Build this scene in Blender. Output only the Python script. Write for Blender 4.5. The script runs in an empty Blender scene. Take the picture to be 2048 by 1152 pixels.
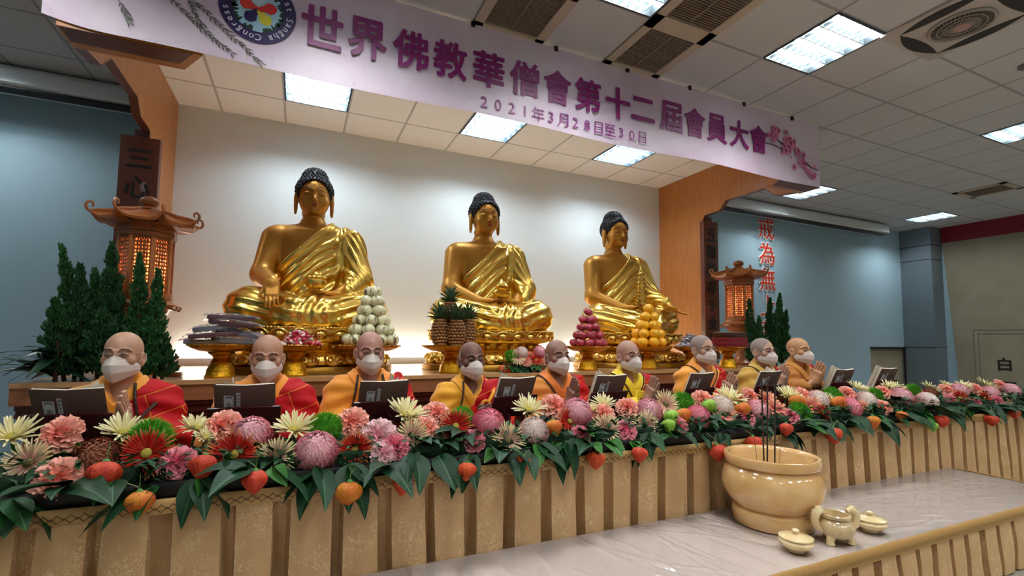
import bpy, math, random
import numpy as np
from mathutils import Vector, Matrix
PI = math.pi
scene = bpy.context.scene
COL = scene.collection
random.seed(7)
rng = np.random.default_rng(11)

# ------------------------------------------------------------------ camera
CH = 1.32                                   # camera height above the floor
YAW, PITCH, ROLL = math.radians(24.029), math.radians(4.19), math.radians(0.664)
FPX, CYP = 952.97, 607.94                   # focal length and optical axis row in a 2048x1152 frame
def cam_axes():
    cy, sy, cp, sp = math.cos(YAW), math.sin(YAW), math.cos(PITCH), math.sin(PITCH)
    f = np.array([sy*cp, cy*cp, sp]); r = np.array([cy, -sy, 0.0]); u = np.cross(r, f)
    c, s = math.cos(ROLL), math.sin(ROLL)
    return c*r+s*u, -s*r+c*u, f
CR, CU, CF = cam_axes()
cam_data = bpy.data.cameras.new('camera'); cam = bpy.data.objects.new('camera', cam_data); COL.objects.link(cam)
cam.matrix_world = Matrix(((CR[0], CU[0], -CF[0], 0), (CR[1], CU[1], -CF[1], 0), (CR[2], CU[2], -CF[2], CH), (0, 0, 0, 1)))
cam_data.sensor_fit = 'HORIZONTAL'; cam_data.sensor_width = 36.0
cam_data.lens = FPX/2048*36.0
cam_data.shift_y = (CYP-576)/2048
cam_data.clip_start = 0.05; cam_data.clip_end = 100
scene.camera = cam

# ------------------------------------------------------------------ world, exposure
world = bpy.data.worlds.new('world'); scene.world = world; world.use_nodes = True
world.node_tree.nodes['Background'].inputs[0].default_value = (0.55, 0.62, 0.7, 1)
world.node_tree.nodes['Background'].inputs[1].default_value = 0.25
scene.view_settings.view_transform = 'Standard'; scene.view_settings.look = 'None'
scene.view_settings.exposure = 0.5; scene.view_settings.gamma = 1.0
scene.view_settings.use_curve_mapping = False
TUBE = 105.0                                 # brightness of the ceiling tubes
GLOW = 4.2                                  # brightness of the warm strip lights along the stage wall
LANTERN = 6.0                               # brightness of the paper inside the wooden lanterns

# ------------------------------------------------------------------ measuring helpers (pixels of the photo -> metres)
def ray(px, py):
    a, b = (px-1024)/FPX, -(py-CYP)/FPX
    return CR*a+CU*b+CF
def at_y(px, py, Y):
    d = ray(px, py); p = d*(Y/d[1]); return Vector((p[0], p[1], p[2]+CH))
def at_z(px, py, Z):
    d = ray(px, py); p = d*((Z-CH)/d[2]); return Vector((p[0], p[1], p[2]+CH))
def at_x(px, py, X):
    d = ray(px, py); p = d*(X/d[0]); return Vector((p[0], p[1], p[2]+CH))
def span(w, p):                             # a width in pixels at the point p -> metres
    q = np.array([p[0], p[1], p[2]-CH]); d = q@CF
    return w*d/FPX*(d/np.linalg.norm(q))**0.6

# ------------------------------------------------------------------ materials
def lin(c):
    if isinstance(c, str):
        c = tuple(int(c[i:i+2], 16)/255 for i in (0, 2, 4))
    return tuple(x/12.92 if x <= .04045 else ((x+.055)/1.055)**2.4 for x in c)
MATS = {}
def mat(name, col, rough=.6, metal=0, noise=None, nscale=8, bump=0, bscale=60, coat=0, spec=.5, sss=0, trans=0, emit=None, estr=0, sheen=0):
    if name in MATS: return MATS[name]
    m = bpy.data.materials.new(name); m.use_nodes = True; nt = m.node_tree; b = nt.nodes['Principled BSDF']
    c = (*lin(col), 1)
    b.inputs['Base Color'].default_value = c; b.inputs['Roughness'].default_value = rough; b.inputs['Metallic'].default_value = metal
    b.inputs['Specular IOR Level'].default_value = spec
    if coat: b.inputs['Coat Weight'].default_value = coat; b.inputs['Coat Roughness'].default_value = .05
    if sheen: b.inputs['Sheen Weight'].default_value = sheen
    if sss: b.inputs['Subsurface Weight'].default_value = sss; b.inputs['Subsurface Scale'].default_value = .02
    if trans: b.inputs['Transmission Weight'].default_value = trans
    if emit: b.inputs['Emission Color'].default_value = (*lin(emit), 1); b.inputs['Emission Strength'].default_value = estr
    tc = None
    if noise or bump: tc = nt.nodes.new('ShaderNodeTexCoord')
    if noise:
        n = nt.nodes.new('ShaderNodeTexNoise'); n.inputs['Scale'].default_value = nscale; n.inputs['Detail'].default_value = 5
        nt.links.new(tc.outputs['Object'], n.inputs['Vector'])
        r = nt.nodes.new('ShaderNodeValToRGB'); r.color_ramp.elements[0].position = .35; r.color_ramp.elements[1].position = .65
        r.color_ramp.elements[0].color = c; r.color_ramp.elements[1].color = (*lin(noise), 1)
        nt.links.new(n.outputs['Fac'], r.inputs['Fac']); nt.links.new(r.outputs['Color'], b.inputs['Base Color'])
    if bump:
        n2 = nt.nodes.new('ShaderNodeTexNoise'); n2.inputs['Scale'].default_value = bscale; n2.inputs['Detail'].default_value = 4
        nt.links.new(tc.outputs['Object'], n2.inputs['Vector'])
        bp = nt.nodes.new('ShaderNodeBump'); bp.inputs['Strength'].default_value = bump; bp.inputs['Distance'].default_value = .01
        nt.links.new(n2.outputs['Fac'], bp.inputs['Height']); nt.links.new(bp.outputs['Normal'], b.inputs['Normal'])
    MATS[name] = m; return m
def node(m, t, **kw):
    n = m.node_tree.nodes.new(t)
    for k, v in kw.items(): setattr(n, k, v)
    return n
def wood(name, c1, c2, rough=.35, scale=(3, 3, .35), coat=.2):
    if name in MATS: return MATS[name]
    m = mat(name, c1, rough, coat=coat); nt = m.node_tree; b = nt.nodes['Principled BSDF']
    tc = node(m, 'ShaderNodeTexCoord'); mp = node(m, 'ShaderNodeMapping'); mp.inputs['Scale'].default_value = scale
    nt.links.new(tc.outputs['Object'], mp.inputs['Vector'])
    n = node(m, 'ShaderNodeTexNoise'); n.inputs['Scale'].default_value = 9; n.inputs['Detail'].default_value = 8; n.inputs['Distortion'].default_value = .6
    nt.links.new(mp.outputs['Vector'], n.inputs['Vector'])
    r = node(m, 'ShaderNodeValToRGB'); r.color_ramp.elements[0].position = .3; r.color_ramp.elements[1].position = .7
    r.color_ramp.elements[0].color = (*lin(c1), 1); r.color_ramp.elements[1].color = (*lin(c2), 1)
    nt.links.new(n.outputs['Fac'], r.inputs['Fac']); nt.links.new(r.outputs['Color'], b.inputs['Base Color'])
    return m
def glow(name, col, s):
    if name in MATS: return MATS[name]
    return mat(name, col, .5, emit=col, estr=s)

# ------------------------------------------------------------------ mesh collector
class MB:
    def __init__(s): s.v = []; s.f = []; s.mi = []; s.cur = 0; s.ang = 46
    def add(s, vs, fs):
        o = len(s.v); s.v += [tuple(map(float, v)) for v in vs]; s.f += [tuple(i+o for i in f) for f in fs]; s.mi += [s.cur]*len(fs); return s
    def box(s, lo, hi, M=None):
        x0, y0, z0 = lo; x1, y1, z1 = hi
        vs = [(x0, y0, z0), (x1, y0, z0), (x1, y1, z0), (x0, y1, z0), (x0, y0, z1), (x1, y0, z1), (x1, y1, z1), (x0, y1, z1)]
        if M is not None: vs = [M@Vector(v) for v in vs]
        return s.add(vs, [(0, 3, 2, 1), (4, 5, 6, 7), (0, 1, 5, 4), (1, 2, 6, 5), (2, 3, 7, 6), (3, 0, 4, 7)])
    def rbox(s, lo, hi, r, M=None):       # box with chamfered edges
        x0, y0, z0 = lo; x1, y1, z1 = hi; r = min(r, (x1-x0)/2.01, (y1-y0)/2.01, (z1-z0)/2.01)
        import bmesh
        bm = bmesh.new(); bmesh.ops.create_cube(bm, size=1)
        for v in bm.verts: v.co = Vector(((x0+x1)/2+v.co.x*(x1-x0), (y0+y1)/2+v.co.y*(y1-y0), (z0+z1)/2+v.co.z*(z1-z0)))
        bmesh.ops.bevel(bm, geom=list(bm.edges), offset=r, segments=2, profile=.5, affect='EDGES')
        bm.verts.index_update(); vs = [(M@v.co if M is not None else v.co) for v in bm.verts]; fs = [[v.index for v in f.verts] for f in bm.faces]; bm.free(); s.ang = 29
        return s.add(vs, fs)
    def lathe(s, prof, n=32, c=(0, 0, 0), M=None, sx=1, sy=1, close=True):
        vs = []; fs = []; k = len(prof)
        for i in range(n):
            a = 2*PI*i/n
            for r, z in prof: vs.append((c[0]+r*math.cos(a)*sx, c[1]+r*math.sin(a)*sy, c[2]+z))
        for i in range(n):
            j = (i+1) % n
            for q in range(k-1): fs.append((i*k+q, j*k+q, j*k+q+1, i*k+q+1))
        if close:
            if prof[0][0] > 1e-6: fs.append(tuple(i*k for i in range(n))[::-1])
            if prof[-1][0] > 1e-6: fs.append(tuple(i*k+k-1 for i in range(n)))
        if M is not None: vs = [M@Vector(v) for v in vs]
        return s.add(vs, fs)
    def tube(s, pts, r, n=8, caps=True, closed=False, flat=1.0):
        P = [Vector(p) for p in pts]; m = len(P); rs = r if hasattr(r, '__len__') else [r]*m
        vs = []; fs = []; prev = None
        for i in range(m):
            if closed: t = (P[(i+1) % m]-P[i-1])
            else: t = P[min(i+1, m-1)]-P[max(i-1, 0)]
            if t.length < 1e-9: t = Vector((0, 0, 1))
            t.normalize()
            if prev is None:
                a = Vector((0, 0, 1)) if abs(t.z) < .9 else Vector((1, 0, 0)); u = t.cross(a).normalized()
            else:
                u = (prev-t*prev.dot(t));
                u = u.normalized() if u.length > 1e-6 else t.orthogonal().normalized()
            prev = u; w = t.cross(u)
            for k in range(n):
                a = 2*PI*k/n; vs.append(P[i]+u*math.cos(a)*rs[i]+w*math.sin(a)*rs[i]*flat)
        for i in range(m if closed else m-1):
            j = (i+1) % m
            for k in range(n):
                l = (k+1) % n; fs.append((i*n+k, i*n+l, j*n+l, j*n+k))
        if caps and not closed: fs.append(tuple(range(n))[::-1]); fs.append(tuple((m-1)*n+k for k in range(n)))
        return s.add(vs, fs)
    def ell(s, c, r, nu=16, nv=10, M=None):
        vs = []; fs = []
        for j in range(1, nv):
            a = PI*j/nv
            for i in range(nu):
                b = 2*PI*i/nu; vs.append(Vector((c[0]+r[0]*math.sin(a)*math.cos(b), c[1]+r[1]*math.sin(a)*math.sin(b), c[2]+r[2]*math.cos(a))))
        t = len(vs); vs.append(Vector((c[0], c[1], c[2]+r[2]))); vs.append(Vector((c[0], c[1], c[2]-r[2])))
        for j in range(nv-2):
            for i in range(nu):
                k = (i+1) % nu; fs.append((j*nu+i, (j+1)*nu+i, (j+1)*nu+k, j*nu+k))
        for i in range(nu):
            k = (i+1) % nu; fs.append((t, i, k)); fs.append((t+1, (nv-2)*nu+k, (nv-2)*nu+i))
        if M is not None: vs = [M@v for v in vs]
        return s.add(vs, fs)
    def prism(s, poly, d, M=None):          # polygon in the xy plane, thickness 0..d along z
        n = len(poly); vs = [Vector((x, y, 0)) for x, y in poly]+[Vector((x, y, d)) for x, y in poly]
        fs = [tuple(range(n))[::-1], tuple(range(n, 2*n))]+[(i, (i+1) % n, (i+1) % n+n, i+n) for i in range(n)]
        if M is not None: vs = [M@v for v in vs]
        return s.add(vs, fs)
    def grid(s, fn, nu, nv):
        vs = [fn(i/nu, j/nv) for j in range(nv+1) for i in range(nu+1)]
        return s.add(vs, [(j*(nu+1)+i, j*(nu+1)+i+1, (j+1)*(nu+1)+i+1, (j+1)*(nu+1)+i) for j in range(nv) for i in range(nu)])
    def build(s, name, m, parent=None, smooth=True, loc=None):
        me = bpy.data.meshes.new(name); me.from_pydata(s.v, [], s.f); me.update()
        for x in (m if isinstance(m, (list, tuple)) else [m]): me.materials.append(x)
        if any(s.mi): me.polygons.foreach_set('material_index', s.mi)
        return link(name, me, parent, smooth, loc, s.ang)
def link(name, me, parent=None, smooth=True, loc=None, ang=46):
    if smooth == True:
        me.polygons.foreach_set('use_smooth', [True]*len(me.polygons)); me.set_sharp_from_angle(angle=math.radians(ang))
    elif smooth == 'all': me.polygons.foreach_set('use_smooth', [True]*len(me.polygons))
    o = bpy.data.objects.new(name, me); COL.objects.link(o)
    if parent is not None: o.parent = parent
    if loc is not None: o.location = loc
    return o
def tag(o, label, cat, group=None, kind=None):
    o['label'] = label; o['category'] = cat
    if group: o['group'] = group
    if kind: o['kind'] = kind
    return o
def struct(o): o['kind'] = 'structure'; return o
def thing(name, label, cat, loc=(0, 0, 0), rz=0, group=None):
    o = bpy.data.objects.new(name, None); COL.objects.link(o); o.location = loc; o.rotation_euler = (0, 0, rz); o.empty_display_size = .1
    return tag(o, label, cat, group)
KIDS = {}
def copy_tree(o, parent=None):
    c = o.copy(); COL.objects.link(c)
    if parent is not None: c.parent = parent
    for ch in list(o.children): copy_tree(ch, c)
    return c
def rot_to(d, up=Vector((0, 0, 1))):        # matrix whose z axis points along d
    return Vector(d).to_track_quat('Z', 'Y').to_matrix().to_4x4()
def ordinal(n): return ['first', 'second', 'third', 'fourth', 'fifth', 'sixth', 'seventh', 'eighth', 'ninth', 'tenth', 'eleventh', 'twelfth', 'thirteenth', 'fourteenth', 'fifteenth', 'sixteenth', 'seventeenth', 'eighteenth', 'nineteenth', 'twentieth', 'twenty-first', 'twenty-second', 'twenty-third', 'twenty-fourth', 'twenty-fifth', 'twenty-sixth', 'twenty-seventh', 'twenty-eighth', 'twenty-ninth', 'thirtieth'][n]

# ------------------------------------------------------------------ text as real lettering
def text_mesh(t, size, offset=0, extrude=0.001, res=3):
    cu = bpy.data.curves.new('lettering', 'FONT'); cu.body = t; cu.size = size; cu.align_x = 'CENTER'; cu.align_y = 'CENTER'
    cu.offset = offset; cu.extrude = extrude; cu.resolution_u = res
    o = bpy.data.objects.new('lettering', cu); COL.objects.link(o)
    dg = bpy.context.evaluated_depsgraph_get(); me = bpy.data.meshes.new_from_object(o.evaluated_get(dg))
    bpy.data.objects.remove(o); bpy.data.curves.remove(cu)
    v = np.array([x.co for x in me.vertices]) if len(me.vertices) else np.zeros((1, 3))
    f = [tuple(p.vertices) for p in me.polygons]; bpy.data.meshes.remove(me)
    return v, f
def put_text(mb, t, size, M, offset=0, extrude=.001, fit=None):
    v, f = text_mesh(t, size, 0, extrude)
    lo, hi = v.min(0), v.max(0); c = (lo+hi)/2
    v = v-np.array([c[0], c[1], 0])
    if fit:
        v[:, 0] *= fit[0]/max(hi[0]-lo[0], 1e-6)
        if fit[1]: v[:, 1] *= fit[1]/max(hi[1]-lo[1], 1e-6)
    for k, (a, c_) in enumerate(((0, 0), (1, 0), (-1, 0), (0, 1), (0, -1), (.7, .7), (-.7, -.7), (.7, -.7), (-.7, .7)) if offset > .0015 else ((0, 0),)):     # heavier strokes
        mb.add([M@Vector((x[0]+a*offset, x[1]+c_*offset, x[2]+k*.00004)) for x in v], f)
UPRIGHT = Matrix.Rotation(PI/2, 4, 'X')     # lettering standing in the xz plane, read from -y

# ------------------------------------------------------------------ implicit surfaces (smooth bodies)
def smin(a, b, k):
    h = np.clip(.5+.5*(b-a)/k, 0, 1); return b+(a-b)*h-k*h*(1-h)
def smax(a, b, k): return -smin(-a, -b, k)
def sph(p, c, r): return np.linalg.norm(p-np.asarray(c), axis=1)-r
def ell(p, c, r):
    q = (p-np.asarray(c))/np.asarray(r); k0 = np.linalg.norm(q, axis=1); k1 = np.linalg.norm(q/np.asarray(r), axis=1)
    return k0*(k0-1)/np.maximum(k1, 1e-9)
def cap(p, a, b, r1, r2=None, flat=None):
    a = np.asarray(a, float); b = np.asarray(b, float); r2 = r1 if r2 is None else r2
    d = b-a; t = np.clip(((p-a)@d)/(d@d), 0, 1); q = p-a-t[:, None]*d
    if flat is not None: q = q/np.asarray(flat)
    return (np.linalg.norm(q, axis=1)-(r1+(r2-r1)*t))*(min(flat) if flat is not None else 1)
def chain(p, pts, rs, k=.01, flat=None):
    d = None
    for i in range(len(pts)-1):
        c = cap(p, pts[i], pts[i+1], rs[i], rs[i+1], flat); d = c if d is None else smin(d, c, k)
    return d
def rbx(p, c, h, r, Rm=None):
    q = p-np.asarray(c)
    if Rm is not None: q = q@Rm
    q = np.abs(q)-(np.asarray(h)-r)
    return np.linalg.norm(np.maximum(q, 0), axis=1)+np.minimum(q.max(1), 0)-r
def plane(p, n, c): n = np.asarray(n, float); n = n/np.linalg.norm(n); return (p-np.asarray(c))@n
def sdf_mesh(f, lo, hi, h, slack=1.6):
    lo = np.asarray(lo, float); hi = np.asarray(hi, float); B = 4
    nb = np.ceil((hi-lo)/(h*B)).astype(int)+1; n = nb*B
    bi = np.stack(np.meshgrid(*[np.arange(k) for k in nb], indexing='ij'), -1).reshape(-1, 3)
    d = f(lo+(bi*B+1.5)*h); act = np.abs(d) < h*B*.87*slack+h
    A = np.repeat(np.repeat(np.repeat(d.reshape(nb), B, 0), B, 1), B, 2)
    off = np.stack(np.meshgrid(*[np.arange(B)]*3, indexing='ij'), -1).reshape(-1, 3)
    idx = (bi[act][:, None, :]*B+off[None]).reshape(-1, 3)
    vals = np.concatenate([f(lo+c*h) for c in np.array_split(idx, max(1, len(idx)//150000))])
    A[idx[:, 0], idx[:, 1], idx[:, 2]] = vals
    S = A < 0
    C = [S[i:n[0]-1+i, j:n[1]-1+j, k:n[2]-1+k] for i in (0, 1) for j in (0, 1) for k in (0, 1)]
    anyc = C[0].copy(); allc = C[0].copy()
    for c in C[1:]: anyc |= c; allc &= c
    cell = np.argwhere(anyc & ~allc)
    co = np.array([(i, j, k) for i in (0, 1) for j in (0, 1) for k in (0, 1)])
    V = np.stack([A[cell[:, 0]+c[0], cell[:, 1]+c[1], cell[:, 2]+c[2]] for c in co], 1)
    acc = np.zeros((len(cell), 3)); cnt = np.zeros(len(cell))
    for a in range(8):
        for b in range(a+1, 8):
            if np.abs(co[a]-co[b]).sum() != 1: continue
            va, vb = V[:, a], V[:, b]; m = (va < 0) != (vb < 0)
            t = np.where(m, va/np.where(m, va-vb, 1), 0)
            acc += m[:, None]*(co[a]+t[:, None]*(co[b]-co[a])); cnt += m
    verts = lo+(cell+acc/cnt[:, None])*h
    ids = -np.ones(tuple(n-1), np.int64); ids[cell[:, 0], cell[:, 1], cell[:, 2]] = np.arange(len(cell))
    quads = []
    for ax in range(3):
        b, c = (ax+1) % 3, (ax+2) % 3
        s0 = [slice(None)]*3; s1 = [slice(None)]*3; s0[ax] = slice(0, -1); s1[ax] = slice(1, None)
        E_ = np.argwhere(S[tuple(s0)] != S[tuple(s1)])
        E_ = E_[(E_[:, b] > 0) & (E_[:, c] > 0) & (E_[:, b] < n[b]-1) & (E_[:, c] < n[c]-1) & (E_[:, ax] < n[ax]-1)]
        db = np.zeros(3, int); db[b] = 1; dc = np.zeros(3, int); dc[c] = 1
        g = lambda q: ids[q[:, 0], q[:, 1], q[:, 2]]
        Q = np.stack([g(E_-db-dc), g(E_-dc), g(E_), g(E_-db)], 1)
        fl = S[E_[:, 0], E_[:, 1], E_[:, 2]]
        Q = np.where(fl[:, None], Q, Q[:, ::-1]); quads.append(Q[(Q >= 0).all(1)])
    return verts, np.concatenate(quads)
def sdf_obj(name, f, lo, hi, h, m, parent=None, slack=1.6, M=None, loc=None):
    v, q = sdf_mesh(f, lo, hi, h, slack); me = bpy.data.meshes.new(name)
    me.vertices.add(len(v)); me.vertices.foreach_set('co', v.astype(np.float32).ravel())
    me.loops.add(q.size); me.loops.foreach_set('vertex_index', q.astype(np.int32).ravel())
    me.polygons.add(len(q)); me.polygons.foreach_set('loop_start', np.arange(0, q.size, 4, dtype=np.int32))
    me.update(calc_edges=True); me.validate()
    for x in (m if isinstance(m, (list, tuple)) else [m]): me.materials.append(x)
    return link(name, me, parent, 'all', loc)
# ================================================================== THE SETTING
ZC, ZS, ZT, ZL = CH+2.4, CH-.298, CH-.6, CH-.98      # ceiling, stage, banquet table, low table heights
YB = 5.80                                            # back wall
M_wall = mat('side wall paint', '93b0c0', .75)
M_alc = mat('alcove paint', 'dbe0df', .8)
M_white = mat('white paint', 'd8d6d0', .6)
M_beige = mat('beige board', '8d8672', .8, noise='96907c', nscale=3)
M_red = mat('red paint', '7d1322', .7)
M_col = mat('grey metal panel', '75838d', .45, metal=.3)
M_dark = mat('dark trim', '1d1715', .6)
M_wood = wood('honey veneer', 'a8672c', 'bb7836', .4)
M_wood2 = wood('red brown wood', '7a431f', '93552a', .4)
M_wdark = wood('dark red wood', '3d130e', '541d14', .35)
M_floor = mat('floor tiles', 'a39a8c', .35)

def wall(name, lo, hi, m):
    b = MB(); b.box(lo, hi); return struct(b.build(name, m, smooth=False))
wall('floor', (-4.2, -4, -.1), (12.3, 6.2, 0), M_floor)
wall('wall_back_center', (-1.3, YB, 0), (5.2, YB+.1, ZC), M_alc)
wall('wall_back_left', (-4.2, 5.86, 0), (-1.3, 5.96, ZC), M_wall)
# the wall by the door, with the door opening
b = MB(); D0, D1, DZ = 10.53, 11.72, CH-.09
b.box((5.2, 5.86, 0), (D0, 5.96, ZC)); b.box((D0, 5.86, DZ), (12.13, 5.96, ZC)); b.box((D1, 5.86, 0), (12.13, 5.96, DZ))
struct(b.build('wall_back_right', M_wall, smooth=False))
wall('wall_left', (-4.3, -4, 0), (-4.2, 5.96, ZC), M_wall)
wall('wall_right', (12.13, -4, 0), (12.23, 5.96, ZC), M_wall)
wall('wall_front', (-4.2, -4.1, 0), (12.13, -4, ZC), M_white)
b = MB(); b.box((D0, 5.90, 0), (D1, 5.95, DZ)); o = struct(b.build('door_1', M_beige, smooth=False))
b = MB(); b.box((D0, 5.84, DZ-.03), (D1, 5.87, DZ+.015)); b.box((D1-.03, 5.84, 0), (D1+.02, 5.87, DZ)); o = b.build('door_frame', M_dark, o, smooth=False)
# grey clad column in the corner
b = MB(); b.box((11.72, 5.31, 0), (12.13, 5.86, ZC))
o = struct(b.build('column_clad', M_col, smooth=False))
b = MB()
for z in (CH+1.72, CH+2.02, CH-.08): b.box((11.714, 5.304, z), (12.13, 5.86, z+.012))
b.build('panel_joint', M_dark, o, smooth=False)
# beige partition and red band on the far side wall
b = MB()
b.prism([(-5.29, CH+2.08), (-5.10, 0), (3.9, 0), (3.9, CH+2.08)], .02, Matrix(((0, 0, -1, 12.13), (-1, 0, 0, 0), (0, 1, 0, 0), (0, 0, 0, 1))))
o = struct(b.build('partition_panel', M_beige, smooth=False))
b = MB(); P = MB()
F = lambda y0, y1, z0, z1: b.box((12.104, y0, z0), (12.112, y1, z1))
F(3.4, 4.87, CH+.27, CH+.285); F(4.86, 4.875, 0, CH+.28); F(3.4, 4.80, CH+.20, CH+.21); F(4.79, 4.80, 0, CH+.2)
b.build('panel_moulding', mat('beige moulding', '776f5e', .8), o, smooth=False)
Mr = Matrix(((0, 0, -1, 12.105), (-1, 0, 0, 0), (0, 1, 0, 0), (0, 0, 0, 1)))
for ch, y, z in (('白', 4.44, CH-.37), ('玉', 4.40, CH-.80)):
    P = MB(); put_text(P, ch, .25, Matrix.Translation((0, y, z))@Mr, .006, .002)
    tag(P.build('wall_calligraphy', mat('ink', '141214', .7), smooth=False), '%s black character written on the beige partition above the garland' % ('upper' if ch == '白' else 'lower, half hidden'), 'lettering', 'partition calligraphy')
P = MB(); put_text(P, '佳', .34, Matrix.Translation((0, 3.93, CH+1.42))@Mr, .006, .002)
tag(P.build('wall_calligraphy', mat('ink', '141214', .7), smooth=False), 'high black character at the outer edge of the beige partition', 'lettering', 'partition calligraphy')
b = MB(); b.box((12.09, -4, CH+2.08), (12.13, 5.29, ZC)); struct(b.build('trim_1', M_red, smooth=False))

# ---- ceiling: square tiles on a grid, open where the light fittings sit
def ceiling_mat(name, col, line, x0, px, y0, py, w=.012):
    m = mat(name, col, .85); nt = m.node_tree; bs = nt.nodes['Principled BSDF']
    tc = node(m, 'ShaderNodeTexCoord'); sp = node(m, 'ShaderNodeSeparateXYZ'); nt.links.new(tc.outputs['Object'], sp.inputs[0])
    outs = []
    for k, o_, p_ in (('X', x0, px), ('Y', y0, py)):
        a = node(m, 'ShaderNodeMath', operation='SUBTRACT'); nt.links.new(sp.outputs[k], a.inputs[0]); a.inputs[1].default_value = o_-40*p_
        d = node(m, 'ShaderNodeMath', operation='DIVIDE'); nt.links.new(a.outputs[0], d.inputs[0]); d.inputs[1].default_value = p_
        f = node(m, 'ShaderNodeMath', operation='PINGPONG'); nt.links.new(d.outputs[0], f.inputs[0]); f.inputs[1].default_value = .5
        l = node(m, 'ShaderNodeMath', operation='LESS_THAN'); nt.links.new(f.outputs[0], l.inputs[0]); l.inputs[1].default_value = w/p_
        outs.append(l)
    mx = node(m, 'ShaderNodeMath', operation='MAXIMUM'); nt.links.new(outs[0].outputs[0], mx.inputs[0]); nt.links.new(outs[1].outputs[0], mx.inputs[1])
    mix = node(m, 'ShaderNodeMix', data_type='RGBA'); nt.links.new(mx.outputs[0], mix.inputs[0])
    mix.inputs[6].default_value = (*lin(col), 1); mix.inputs[7].default_value = (*lin(line), 1)
    nt.links.new(mix.outputs[2], bs.inputs['Base Color']); return m
def tiled(name, x0, px, y0, py, rect, holes, m):
    X0, X1, Y0, Y1 = rect
    xs = sorted({X0, X1}|{x0+k*px for k in range(-60, 60) if X0 < x0+k*px < X1})
    ys = sorted({Y0, Y1}|{y0+k*py for k in range(-60, 60) if Y0 < y0+k*py < Y1})
    b = MB()
    for i in range(len(xs)-1):
        for j in range(len(ys)-1):
            cx, cy = (xs[i]+xs[i+1])/2, (ys[j]+ys[j+1])/2
            if any(h[0] < cx < h[1] and h[2] < cy < h[3] for h in holes): continue
            b.add([(xs[i], ys[j], ZC), (xs[i+1], ys[j], ZC), (xs[i+1], ys[j+1], ZC), (xs[i], ys[j+1], ZC)], [(0, 3, 2, 1)])
    return struct(b.build(name, m, smooth=False))
GX, GPX, GY, GPY = 4.085, .594, 2.05, .637
SX, SPX, SY, SPY = -.845, .616, 5.24, .62
gc = lambda i, j: (GX+i*GPX, GX+(i+1)*GPX, GY+j*GPY, GY+(j+1)*GPY)
sc_ = lambda i, j: (SX+i*SPX, SX+(i+1)*SPX, SY+j*SPY, SY+(j+1)*SPY)
main_lights = [gc(-7, 0), gc(-10, 0), gc(-4, 0), gc(-1, 0), gc(5, 0), gc(5, 4), gc(11, 4), gc(11, 0)]
hidden_lights = [gc(-12, 4)]+[gc(i, j) for j in (-3, -7) for i in (-10, -7, -4, -1, 2, 5, 8, 11) if (i, j) not in ((-10, -3),)]
stage_lights = [sc_(1, -1), sc_(4, -1), sc_(7, -1)]
vents = [gc(-5, 1), gc(-3, 1), gc(-3, 0), gc(9, 2)]
M_ceil = ceiling_mat('ceiling tiles', 'c1c1c3', '98989b', GX, GPX, GY, GPY)
M_sceil = ceiling_mat('stage ceiling tiles', 'e6e1db', 'b3aca4', SX, SPX, SY, SPY)
holes = main_lights+hidden_lights+vents
tiled('ceiling', GX, GPX, GY, GPY, (-4.2, 12.13, -4, 3.32), holes, M_ceil)
tiled('ceiling_left', GX, GPX, GY, GPY, (-4.2, -1.32, 3.32, 5.96), holes, M_ceil)
tiled('ceiling_right', GX, GPX, GY, GPY, (5.19, 12.13, 3.32, 5.96), holes, M_ceil)
tiled('ceiling_stage', SX, SPX, SY, SPY, (-1.32, 5.19, 3.32, 5.9), stage_lights, M_sceil)

# ---- ceiling light fittings
M_tube = glow('fluorescent tube', 'f4f6f4', TUBE)
M_refl = mat('polished reflector', 'c3d2d8', .18, metal=1)
M_pan = mat('white enamel', 'e9eef0', .4); M_pan2 = mat('fitting reflector grey', '2f3a40', .5); M_tube2 = glow('cool fluorescent tube', 'dcebf5', TUBE*1.1)
def troffer(cell, label, group='recessed ceiling lights', tube=None):
    x0, x1, y0, y1 = cell; g = .012; x0 += g; x1 -= g; y0 += g; y1 -= g; cx, cy = (x0+x1)/2, (y0+y1)/2
    t = thing('ceiling_light', label, 'ceiling light', (cx, cy, ZC), 0, group)
    hx, hy = (x1-x0)/2, (y1-y0)/2
    b = MB(); b.box((-hx, -hy, .085), (hx, hy, .095))
    for s in (-1, 1): b.box((s*hx-.008, -hy, -.006), (s*hx+.008, hy, .09)); b.box((-hx, s*hy-.008, -.006), (hx, s*hy+.008, .09))
    b.build('housing', M_pan2, t, smooth=False)
    for k in range(4):
        y = -hy+(k+.5)*hy/2; b = MB(); b.tube([(-hx+.03, y, .05), (hx-.03, y, .05)], .014, 8); b.build('tube_lamp', tube or M_tube, t)
    b = MB()
    for k in range(5): y = -hy+k*hy/2; b.box((-hx, y-.003, .0), (hx, y+.003, .045))
    for k in range(1, 8): x = -hx+k*hx/4; b.box((x-.0015, -hy, .004), (x+.0015, hy, .03))
    b.build('louvre', mat('louvre blades', '4a565c', .4), t, smooth=False)
    return t
names = ['fluorescent ceiling light over the near half of the garland', 'fluorescent ceiling light over the near end of the banner', 'fluorescent ceiling light cut by the top edge of the photo, before the vents', 'large fluorescent ceiling light between the vents and the ceiling fan', 'fluorescent ceiling light cut by the far edge, above the beige partition', 'fluorescent ceiling light just past the far bottom corner of the banner', 'fluorescent ceiling light nearest the grey corner column', 'fluorescent ceiling light over the beige partition, out towards the hall']
for c, n in zip(main_lights, names): troffer(c, n)
for c in hidden_lights: troffer(c, 'fluorescent ceiling light over the hall behind the low table', 'ceiling lights of the hall') if c[2] < 2 else troffer(c, 'fluorescent ceiling light out beyond the leafy plant, near the wall', 'ceiling lights of the hall')
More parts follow.
